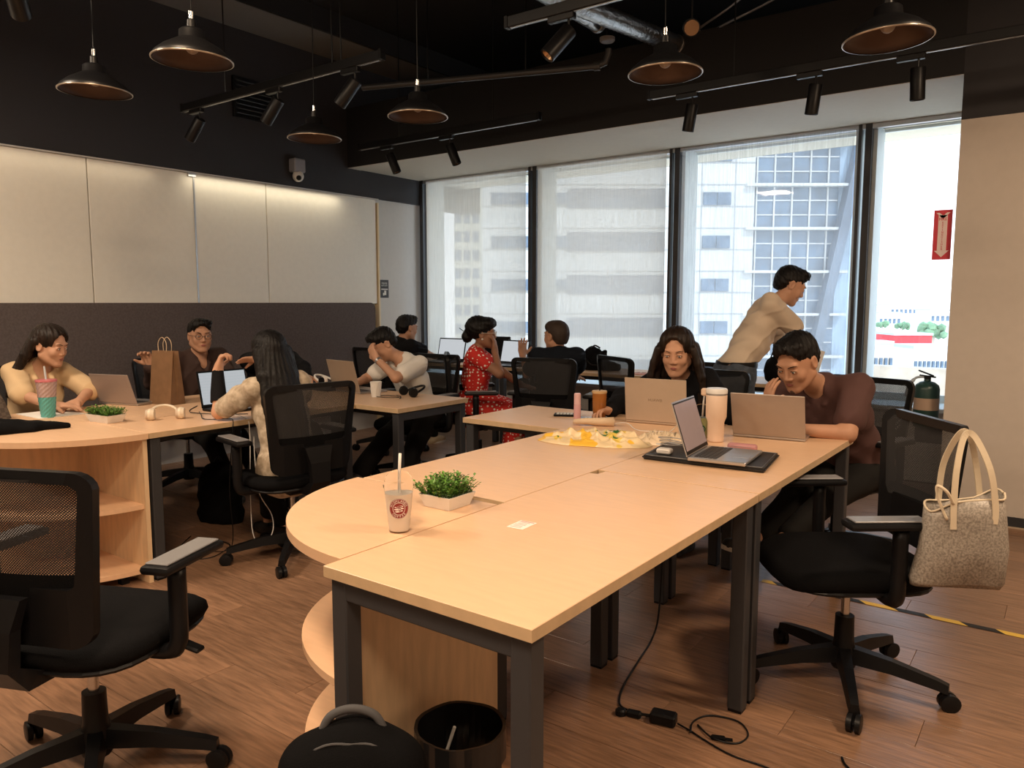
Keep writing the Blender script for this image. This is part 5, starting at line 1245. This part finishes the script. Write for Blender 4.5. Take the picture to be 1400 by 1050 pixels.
headphones('white and black headphones between the hidden person and the tan-grey laptop', (-4.38, 3.66, TT + .05), math.radians(100), white_pl, black_fab, .9)
tag(pb('laptop_stand', (-4.38, 3.66, TT + .025), (.16, .12, .046), black_pl, None, .006), 'low black box on the table under the white headphones', 'box')

# ------------------------------------------------------------------ bar along the windows
def slouch_bag(name, label, loc, rot, prims, m, extra=True):
    t = thing(name, label, 'bag', loc, rot)
    surf('fabric', [build_field(prims, .009, lambda X, Y, Z: .006 * np.sin(30 * X + 22 * Z) * np.sin(26 * Y - 17 * Z + 2) + .003 * np.sin(70 * (X - Z)), zmin=0.0)], m, t, (0, 0, 0)); return t
I3 = np.eye(3)
t = slouch_bag('backpack', 'slumped black backpack lying on the window desk against the pale blind', (-3.62, 6.30, TT + .001), .15, [ell((-.06, 0, .09), I3, (.12, .09, .13), .04), cone((-.14, 0, .05), (-.06, 0, .19), .055, .03, .03), cone((.02, 0, .05), (.05, 0, .17), .07, .028, .03), cone((.05, 0, .04), (.19, -.02, .035), .06, .04, .03)], black_fab)
bm = BM(); tube(bm, spline([(-.07, -.03, .20), (-.03, -.04, .235), (.02, -.03, .21)], 5), .008, 6); tube(bm, spline([(-.12, -.09, .14), (-.03, -.12, .06), (.1, -.10, .06)], 5), .006, 6); obj('strap', bm, black_pl, t, True)
tag(crumple('pink_cloth', mat('pink_tissue', (.70, .38, .32), .7), (-3.12, 6.15, TT + .001), .09, .07, .03, 5, 14), 'small crumpled pink wrapper on the window desk right of the backpack', 'wrapper')
t = slouch_bag('shoulder_bag', 'small dark bag on the window desk in front of the standing man', (-1.90, 6.12, TT + .001), 0, [ell((0, 0, .10), I3, (.10, .07, .12), .03), cone((0, 0, .18), (.03, 0, .26), .04, .02, .03)], black_fab)
bm = BM(); tube(bm, spline([(-.05, 0, .2), (0, -.02, .30), (.05, 0, .2)], 5), .006, 6); obj('strap', bm, black_pl, t, True)
t = thing('monitor', 'black monitor standing on the window desk behind the woman in red', 'monitor', (-4.98, 6.42, TT + .001), .1)
pb('panel', (0, 0, .155), (.42, .03, .25), black_pl, t, .006); pb('stand', (0, .01, .03), (.05, .03, .06), black_pl, t); pb('foot', (0, 0, .005), (.2, .14, .01), black_pl, t)
for k, (x, y, r, l) in enumerate([(-1.50, 5.86, .3, 'white sheets of paper held up by the standing man'), ]):
    tag(pb('paper_sheet', (0, 0, 0), (.14, .002, .19), paper_m, None, 0, None), l, 'paper'); po_ = bpy.data.objects[[o_.name for o_ in COL.objects if o_.name.startswith('paper_sheet')][-1]]; po_.location = (-1.55, 5.80, .98); po_.rotation_euler = (-.5, .3, .3)

# ------------------------------------------------------------------ tote bag on the right chair
t = thing('tote_bag', 'pale silver-beige tote bag hanging by its straps from the right chair', 'bag', (-.262, 2.73, .512), math.radians(30))
tm_ = mat('sparkly_beige_weave', (.40, .36, .31), .45, noise=.25, nscale=160, col2=(.20, .175, .15), spec=.6)
bm = BM(); n = 28
def oval(w, d, z, ph=0): return [Vector((w * abs(math.cos(a)) ** .6 * math.copysign(1, math.cos(a)), d * abs(math.sin(a)) ** .8 * math.copysign(1, math.sin(a)), z(a) if callable(z) else z)) for a in [k * 2 * PI / n for k in range(n)]]
zt = lambda a: .268 + .026 * math.cos(a) + .010 * math.sin(3 * a)
rg = [oval(.132, .040, 0), oval(.138, .052, .012), oval(.132, .055, .12), oval(.122, .052, lambda a: .22), oval(.118, .046, zt), oval(.114, .042, zt), oval(.112, .038, lambda a: .22), oval(.10, .03, .05)]
rg[0] = [v + Vector((0, 0, .012 * math.cos(v.x * 20))) for v in rg[0]]
RR = [[bm.verts.new(v) for v in r_] for r_ in rg]
for A, B in zip(RR, RR[1:]):
    for k in range(n): bm.faces.new((A[k], A[(k + 1) % n], B[(k + 1) % n], B[k]))
bm.faces.new(RR[0][::-1]); bm.faces.new(RR[-1])
for v in bm.verts: v.co.x += .018 * math.sin(v.co.z * 9) ; v.co.y += .006 * math.sin(v.co.x * 30 + v.co.z * 14)
obj('bag_body', bm, tm_, t, True)
ivory = mat('ivory_leather', (.68, .58, .43), .5)
bm = BM(); tube(bm, [v + Vector((.018 * math.sin(v.z * 9), 0, .002)) for v in oval(.117, .045, zt)] + [oval(.117, .045, zt)[0] + Vector((.012, 0, .002))], .0035, 6, False); obj('rim', bm, ivory, t, True)
for sg in (-1, 1):
    bm = BM(); P_ = spline([(-.040, sg * .055, .19), (-.042, sg * .053, .27), (-.036, sg * .045, .38), (-.008, sg * .018, .475), (.022, sg * .018, .475), (.060, sg * .045, .38), (.080, sg * .050, .27), (.080, sg * .052, .21)], 6); R_ = []
    for i, p_ in enumerate(P_):
        d_ = (P_[min(i + 1, len(P_) - 1)] - P_[max(i - 1, 0)]).normalized(); yy = Vector((0, 1, 0)); x_ = d_.cross(yy).normalized()
        R_.append([bm.verts.new(p_ + x_ * .009 * a + yy * .0025 * b) for a, b in ((-1, -1), (1, -1), (1, 1), (-1, 1))])
    for A, B in zip(R_, R_[1:]):
        for q in range(4): bm.faces.new((A[q], A[(q + 1) % 4], B[(q + 1) % 4], B[q]))
    bm.faces.new(R_[0][::-1]); bm.faces.new(R_[-1]); obj('strap', bm, ivory, t)
bm = BM(); tube(bm, spline([(-.045, -.055, .27), (-.07, -.068, .31), (-.095, -.055, .325), (-.085, -.05, .28), (-.06, -.055, .22)], 5), .005, 6); obj('tie', bm, ivory, t, True)

# ------------------------------------------------------------------ floor things
t = thing('backpack', 'black backpack with grey top handle standing on the floor by the near desk leg', 'backpack', (-1.255, 1.10, .001), math.radians(38))
pr = [ell((0, 0, .20), I3, (.175, .115, .27), .04), cone((-.10, 0, .06), (.10, 0, .06), .085, .085, .05), cone((-.09, -.02, .36), (.09, -.02, .36), .07, .07, .05), ell((0, -.10, .16), I3, (.13, .06, .14), .02)]
surf('fabric', [build_field(pr, .008, lambda X, Y, Z: .0025 * np.sin(28 * X + 15 * Z) * np.sin(24 * Z - 9 * X), zmin=0.0)], black_fab, t, (0, 0, 0))
bm = BM(); tube(bm, spline([(-.075, .0, .425), (-.05, .0, .475), (0, 0, .492), (.05, 0, .475), (.075, 0, .425)], 6), .010, 8); obj('top_handle', bm, mat('grey_webbing', (.07, .07, .075), .8), t, True)
for sg in (-1, 1):
    bm = BM(); tube(bm, spline([(sg * .165, -.05, .08), (sg * .175, -.045, .22), (sg * .145, -.05, .37), (sg * .06, -.055, .435), (0, -.058, .442)], 6), .0028, 6); obj('zip', bm, MATS['grey_webbing'], t)
bm = BM(); tube(bm, spline([(-.12, -.135, .22), (0, -.165, .255), (.12, -.135, .22)], 6), .003, 6); obj('pocket_zip', bm, black_pl, t)
# bin
t = thing('waste_bin', 'round black waste bin lined with a black bag, under the near desk', 'bin', (-1.255, 1.47, .001))
bm = BM(); lathe(bm, [(.095, 0), (.098, .004), (.118, .27), (.114, .27), (.094, .008)], 32); obj('bin_wall', bm, black_pl, t, 'auto')
bm = BM(); n = 40; R_ = []
for r, z in ((.123, .20), (.1225, .262), (.122, .282), (.113, .280), (.108, .20), (.096, .05)): R_.append([bm.verts.new(((r + .0005 * math.sin(k * 2.7 + z * 30)) * math.cos(2 * PI * k / n), (r + .0005 * math.sin(k * 3.1)) * math.sin(2 * PI * k / n), z + .0015 * math.sin(k * .9))) for k in range(n)])
for A, B in zip(R_, R_[1:]):
    for k in range(n): bm.faces.new((A[k], A[(k + 1) % n], B[(k + 1) % n], B[k]))
obj('bin_liner', bm, mat('black_film', (.012, .012, .013), .2), t)
o = crumple('crumpled_tissue', paper_m, (-1.245, 1.44, .10), .05, .045, .09, 12, 16); tag(o, 'crumpled pale tissue inside the black bin', 'rubbish')
o = crumple('crumpled_wrapper', mat('tan_paper', (.5, .34, .2), .7), (-1.31, 1.47, .09), .045, .05, .08, 21, 16); tag(o, 'crumpled brown wrapper inside the black bin', 'rubbish')
tag(obj('drinking_straw', (lambda bm: (tube(bm, [(-1.30, 1.42, .12), (-1.24, 1.43, .30)], .0045, 8), bm)[1])(BM()), white_pl), 'white drinking straw sticking up out of the black bin', 'straw')
# cables on the floor
CB = [(-1.40, 3.02, .70), (-1.37, 2.95, .40), (-1.35, 2.88, .10), (-1.34, 2.80, .012), (-1.30, 2.61, .008), (-1.25, 2.38, .008), (-1.20, 2.26, .008), (-1.14, 2.235, .012)]
cable('long black power cable running down from the desk across the wood floor to the adapter', CB, .004)
t = thing('power_adapter', 'black power adapter block with plug on the floor under the near desk', 'adapter', (-1.03, 2.25, .001), math.radians(12))
pb('brick_body', (0, 0, .02), (.085, .05, .038), black_pl, t, .006); pb('plug', (-.10, -.004, .012), (.05, .026, .022), black_pl, t, .005); bm = BM(); lathe(bm, [(.018, 0), (.018, .016), (.012, .02)], 14, (-.145, -.01, .003)); obj('socket', bm, black_pl, t)
bm = BM(); tube(bm, [(-.08, 0, .014), (-.04, 0, .016)], .005, 6); obj('strain_relief', bm, black_pl, t)
cable('thin black cable curling from the adapter across the floor to the bottom edge', [(-.985, 2.262, .01), (-.93, 2.25, .006), (-.88, 2.23, .006), (-.78, 2.20, .006), (-.66, 2.20, .006), (-.55, 2.17, .006), (-.42, 2.10, .006)], .003)
cable('thin black cable loop tied on the floor beside the table leg', [(-.93, 2.24, .009), (-.95, 2.31, .006), (-.92, 2.38, .006), (-.83, 2.40, .006), (-.775, 2.34, .006), (-.79, 2.27, .006), (-.86, 2.25, .010), (-.93, 2.30, .006)], .003)
t = thing('cable_tie', 'dark velcro wrap around the cable loop on the floor', 'cable tie', (-.845, 2.262, .001), .4); pb('wrap', (0, 0, .008), (.045, .018, .014), black_fab, t, .004); pb('tab', (.03, .005, .004), (.03, .014, .003), black_fab, t)
cable('short black cable end at the bottom right of the floor', [(-.50, 2.39, .006), (-.485, 2.36, .006), (-.46, 2.33, .006), (-.43, 2.26, .006)], .004)
cable('tangled thin black cable on the floor under the left island', [(-4.2, 2.45, .006), (-4.05, 2.30, .006), (-3.95, 2.38, .02), (-3.85, 2.22, .006), (-3.75, 2.30, .006), (-3.80, 2.45, .02), (-3.95, 2.50, .006), (-4.05, 2.42, .006)], .003)
t = thing('floor_tape', 'yellow and black striped hazard tape across the floor before the right wall', 'tape', (-.25, 3.755, .0035), 0)
pb('strip', (0, 0, .0004), (1.9, .038, .0008), checker_mat('hazard_stripes', (.01, .01, .01), (.75, .50, .08), 2.3, True), t)
# white shopping bags / dark bag in shade under the left desks
t = slouch_bag('backpack', 'dark backpack on the floor in the shade under the left island', (-4.35, 2.75, .001), .3, [ell((0, 0, .18), I3, (.15, .11, .22), .03), cone((-.08, 0, .05), (.08, 0, .05), .08, .08, .04)], black_fab)
bm = BM(); tube(bm, spline([(-.04, 0, .37), (0, 0, .42), (.04, 0, .37)], 5), .007, 6); obj('top_handle', bm, black_pl, t, True)

# ------------------------------------------------------------------ ceiling things
blk_metal = mat('black_lacquer', (.006, .006, .007), .4, spec=.35)
def make_pendant():
    t = thing('pendant_lamp', '', 'lamp', (0, 0, 0), 0, 'black pendant lamps')
    prof = [(.158, 0), (.160, .004), (.148, .024), (.115, .052), (.070, .078), (.052, .088), (.050, .118), (.040, .126), (.020, .130)]
    bm = BM(); lathe(bm, prof, 36, cap=False); obj('shade', bm, blk_metal, t, True)
    bm = BM(); lathe(bm, [(r - .004, z - .001 + (.003 if z > .01 else .001)) for r, z in prof[:6]] + [(.001, .088)], 36, cap=False); obj('shade_inside', bm, copper, t, True)
    bm = BM(); lathe(bm, [(.157, -.001), (.162, .0), (.162, .005), (.157, .006)], 36, cap=False); obj('rim', bm, mat('worn_brass_rim', (.5, .42, .34), .3, .8), t, True)
    bm = BM(); lathe(bm, [(.020, .13), (.018, .16), (.012, .165)], 14); obj('collar', bm, blk_metal, t, 'auto')
    bm = BM(); lathe(bm, [(.011, .165), (.011, .195), (.007, .20)], 12); obj('cord_grip', bm, chrome, t, 'auto')
    bm = BM(); tube(bm, [(0, 0, .2), (0, 0, 1.62)], .003, 6); obj('cord', bm, black_pl, t)
    bm = BM(); bmesh.ops.create_uvsphere(bm, u_segments=14, v_segments=10, radius=.028); bmesh.ops.translate(bm, vec=(0, 0, .055), verts=bm.verts); obj('bulb', bm, mat('unlit_bulb', (.35, .3, .25), .3), t, True)
    return t
pen0 = make_pendant()
for k, (x, y, z, l, ti) in enumerate([(-3.01, 1.86, 2.39, 'black pendant lamp nearest the camera in the left row, larger of the front left pair', .1), (-3.82, 1.85, 2.39, 'leftmost black pendant lamp, hanging nearest the left wall at the front', .1),
        (-3.82, 3.15, 2.39, 'small-looking black pendant lamp hanging left of the security camera line, behind the track', .04), (-2.93, 3.12, 2.39, 'black pendant lamp in the middle of the room above the woman in red', .0),
        (-1.52, 3.19, 2.39, 'black pendant lamp below the silver ducts', -.06), (-.65, 3.29, 2.39, 'rightmost black pendant lamp, by the right end of the track', -.12)]):
    o = pen0 if k == 0 else copytree(pen0)
    o.location = (x, y, z); o['label'] = l
    o.rotation_euler = (0, ti * .25, 0)
def track(label, x0, x1, y, z=2.80, rods=()):
    t = thing('lighting_track', label, 'track', ((x0 + x1) / 2, y, z), 0, 'black lighting tracks')
    L_ = x1 - x0
    pb('rail', (0, 0, .03), (L_, .034, .055), blk_metal, t, .003); pb('slot', (0, 0, .001), (L_ * .98, .014, .006), mat('track_conductor', (.35, .35, .36), .3, .9), t)
    pb('end_cap', (-L_ / 2, 0, .03), (.02, .04, .06), black_pl, t); pb('end_cap', (L_ / 2, 0, .03), (.02, .04, .06), black_pl, t)
    for r_ in rods:
        bm = BM(); tube(bm, [(r_ - (x0 + x1) / 2, 0, .055), (r_ - (x0 + x1) / 2, 0, 1.22)], .005, 6); obj('hanger_rod', bm, blk_metal, t)
track('black lighting track over the left island carrying three spotlights', -5.44, -3.35, 3.27, 2.80, (-4.9, -3.78, -3.70))
track('black lighting track over the near island with one round bronze-lensed spotlight', -2.46, -.4, 3.30, 2.80, (-2.0,))
track('black lighting track before the left windows with two spotlights', -5.46, -3.45, 5.03, 2.80, (-4.95, -3.9))
track('long black lighting track before the right windows with three spotlights', -2.50, .3, 5.0, 2.80, (-1.9, -.2))
def make_spot():
    t = thing('spotlight', '', 'spotlight', (0, 0, 0), 0, 'black cylinder track spotlights')
    pb('track_adapter', (0, 0, -.015), (.15, .034, .03), blk_metal, t, .003)
    bm = BM(); tube(bm, [(.04, 0, -.03), (.04, 0, -.085)], .006, 8); obj('stem', bm, blk_metal, t)
    M_ = Matrix.Translation((.04, 0, -.085))
    bm = BM(); lathe(bm, [(.001, .012), (.036, .012), (.040, .006), (.040, -.165), (.036, -.168), (.034, -.158)], 24, cap=False); h = obj('lamp_head', bm, blk_metal, t, 'auto')
    bm = BM(); lathe(bm, [(.035, -.158), (.022, -.135), (.006, -.128), (.001, -.128)], 20, cap=False); ln = obj('reflector', bm, lens_m, h, 'auto')
    h.location = (.04, 0, -.085); return t
sp0 = make_spot()
from mathutils import Quaternion
for k, (x, y, dv, l) in enumerate([
        (-5.27, 3.27, (-.62, -.15, -.75), 'spotlight at the left end of the track over the left island'), (-4.36, 3.27, (-.62, -.15, -.75), 'middle spotlight of the track over the left island'), (-3.62, 3.27, (-.62, -.22, -.75), 'spotlight at the right end of the track over the left island'),
        (-5.11, 5.03, (.30, .20, -.9), 'left spotlight of the track before the far left window'), (-4.40, 5.03, (.28, .20, -.9), 'right spotlight of the track before the far left window'),
        (-2.13, 3.30, (-.45, -.55, -.8), 'spotlight with bronze reflector over the near island'),
        (-2.22, 5.0, (-.22, .12, -1), 'leftmost of the three spotlights before the right windows'), (-1.42, 5.0, (-.16, .12, -1), 'middle one of the three spotlights before the right windows'), (-.86, 5.0, (0, .15, -1), 'rightmost of the three spotlights before the right windows')]):
    o = sp0 if k == 0 else copytree(sp0)
    o.location = (x, y, 2.80); o['label'] = l
    h = [c_ for c_ in o.children if c_.name.startswith('lamp_head')][0]
    h.rotation_mode = 'QUATERNION'; h.rotation_quaternion = Vector((0, 0, -1)).rotation_difference(Vector(dv).normalized())
# round flush reflector facing the room, smoke detector, pipe, ducts, cables
t = thing('round_downlight', 'round bronze downlight high between the two thin white ceiling cables', 'lamp', (-1.81, 4.12, 2.90))
bm = BM(); v_ = Vector((.42, -.85, -.35)).normalized(); tube(bm, [Vector((0, 0, 0)), -v_ * .14], .046, 20); obj('housing', bm, blk_metal, t, 'auto'); bm = BM(); tube(bm, [v_ * .002, v_ * .003], .040, 20); obj('reflector', bm, lens_m, t)
bm = BM(); tube(bm, [(-.03, .07, .04), (-.03, .07, 1.1)], .005, 6); obj('hanger_rod', bm, blk_metal, t)
t = thing('smoke_detector', 'round pale smoke detector hanging below the ducts', 'detector', (-2.85, 5.02, 3.26))
bm = BM(); lathe(bm, [(.045, 0), (.055, .01), (.055, .03), (.04, .035)], 20); obj('housing', bm, grey_pl, t, 'auto'); bm = BM(); tube(bm, [(0, 0, .035), (0, 0, .78)], .008, 6); obj('conduit', bm, blk_metal, t)
def duct(label, pts, r):
    P_ = spline(pts, 30); bm = BM(); tube(bm, P_, [r * (1 + .05 * (i % 2)) for i in range(len(P_))], 18)
    t = thing('foil_duct', label, 'duct', tuple(pts[0]), 0, 'silver foil ducts'); bmesh.ops.translate(bm, vec=-Vector(pts[0]), verts=bm.verts); obj('hose', bm, duct_m, t, True)
    bm = BM(); a_ = Vector(pts[-1]) - Vector(pts[0]); d_ = (Vector(pts[-1]) - Vector(pts[-2])).normalized(); tube(bm, [a_ - d_ * .01, a_ + d_ * .02], r * 1.12, 18); obj('collar', bm, silver, t, 'auto'); return t
duct('longer silver foil duct running down toward the pendant lamp', [(-2.95, 3.6, 3.38), (-2.80, 4.32, 3.34), (-2.68, 5.0, 3.34), (-2.58, 5.6, 3.34)], .065)
duct('shorter silver foil duct left of the longer one', [(-3.0, 3.9, 3.44), (-2.95, 4.6, 3.42), (-2.92, 5.0, 3.40)], .06)
duct('crumpled silver duct end just right of the pendant lamp', [(-2.50, 5.7, 3.40), (-2.42, 5.9, 3.32), (-2.30, 6.0, 3.38)], .075)
cable('thin white ceiling cable running up right behind the round downlight', [(-2.69, 5.83, 3.4), (-2.33, 5.5, 3.4), (-2.03, 5.26, 3.4), (-1.6, 4.9, 3.42)], .009, silver)
cable('second thin white ceiling cable nearer the windows', [(-2.70, 5.93, 3.4), (-2.31, 5.64, 3.4), (-1.77, 5.32, 3.4), (-1.3, 5.0, 3.42)], .009, silver)
t = thing('sprinkler_pipe', 'long black pipe with an elbow running across under the ceiling', 'pipe', (-4.43, 4.12, 3.0))
bm = BM(); tube(bm, [(0, 0, 0), (1.68, .59, 0), (1.73, .61, .02), (1.75, .62, .08), (1.75, .62, .11)], .022, 12); obj('pipe_run', bm, mat('pipe_black', (.035, .035, .037), .4), t, 'auto')
bm = BM(); tube(bm, [(1.66, .583, 0), (1.70, .597, 0)], .030, 12); obj('coupling', bm, MATS['pipe_black'], t)
for q in (.5, 1.2):
    bm = BM(); tube(bm, [(q, q * .351, 0), (q, q * .351, 1.03)], .005, 6); obj('hanger_rod', bm, blk_metal, t)
t = thing('ceiling_spotlight', 'dark cylinder lamp cut by the top left corner of the picture', 'lamp', (-3.85, 1.52, 2.86))
bm = BM(); tube(bm, [(0, 0, 0), (-.22, .13, -.12)], .045, 18); obj('lamp_head', bm, blk_metal, t, 'auto'); bm = BM(); tube(bm, [(0, 0, 0), (0, 0, 1.15)], .006, 6); obj('stem', bm, blk_metal, t)

# ------------------------------------------------------------------ fire extinguisher and its sign
t = thing('fire_sign', 'red upright FIRE EXTINGUISHER sign with arrow jutting from the right window reveal', 'sign', (XR - .075, YB + .06, 1.83)); rd = mat('sign_red', (.72, .05, .08), .5)
pb('sign_plate', (0, 0, 0), (.105, .004, .315), rd, t); si = mat('sign_silver', (.95, .78, .76), .5)
bm = BM()
for a, b in (((-.012, -.004, .125), (.012, -.004, -.10)),): box(bm, (0, -.003, .012), (.052, .001, .225))
vs_ = [bm.verts.new(p_) for p_ in ((-.042, -.0035, -.10), (0, -.0035, -.142), (.042, -.0035, -.10))]; bm.faces.new(vs_)
vs_ = [bm.verts.new(p_) for p_ in ((-.040, -.0035, .14), (-.022, -.0035, .14), (.0, -.0035, .122), (.022, -.0035, .14), (.040, -.0035, .14), (.0, -.0035, .10))]; bm.faces.new(vs_)
obj('arrow', bm, si, t)
Mv = Matrix(((1, 0, 0, 0), (0, 0, -1, -.0045), (0, 1, 0, 0), (0, 0, 0, 1)))
text('lettering', 'FIRE', .026, rd, t, Matrix.Translation((0, 0, .098)) @ Mv)
for i, ch in enumerate('EXTINGUISHER'): text('letter', ch, .0165, rd, t, Matrix.Translation((0, 0, .076 - i * .0152)) @ Mv)
t = thing('fire_extinguisher', 'dark green fire extinguisher with pale nozzle on the right window sill', 'extinguisher', (XR - .13, YB + .20, .66))
dg = mat('dark_green_enamel', (.015, .05, .045), .35)
bm = BM(); lathe(bm, [(.07, -.10), (.078, -.08), (.078, .16), (.070, .185), (.045, .205), (.022, .212), (.020, .225)], 28); obj('cylinder', bm, dg, t, 'auto')
bm = BM(); lathe(bm, [(.0785, .02), (.0785, .10)], 28, cap=False); obj('label_band', bm, mat('label_tan', (.42, .30, .22), .6), t, True)
bm = BM(); box(bm, (0, 0, .235), (.04, .03, .03), .006); box(bm, (-.01, 0, .265), (.10, .018, .010), .003, (0, .35, 0)); box(bm, (.0, 0, .245), (.10, .018, .010), .003, (0, .1, 0)); obj('valve_lever', bm, blk_metal, t)
bm = BM(); tube(bm, spline([(-.02, 0, .24), (-.07, -.01, .23), (-.10, -.02, .18), (-.115, -.02, .10)], 6), [.008] * 8 + [.012] * 5 + [.018] * 6, 10); obj('hose_horn', bm, mat('pale_blue_horn', (.42, .48, .55), .4), t, True)
bm = BM(); box(bm, (.03, .01, -.15), (.16, .14, .10), .003); obj('bracket', bm, blk_metal, t)
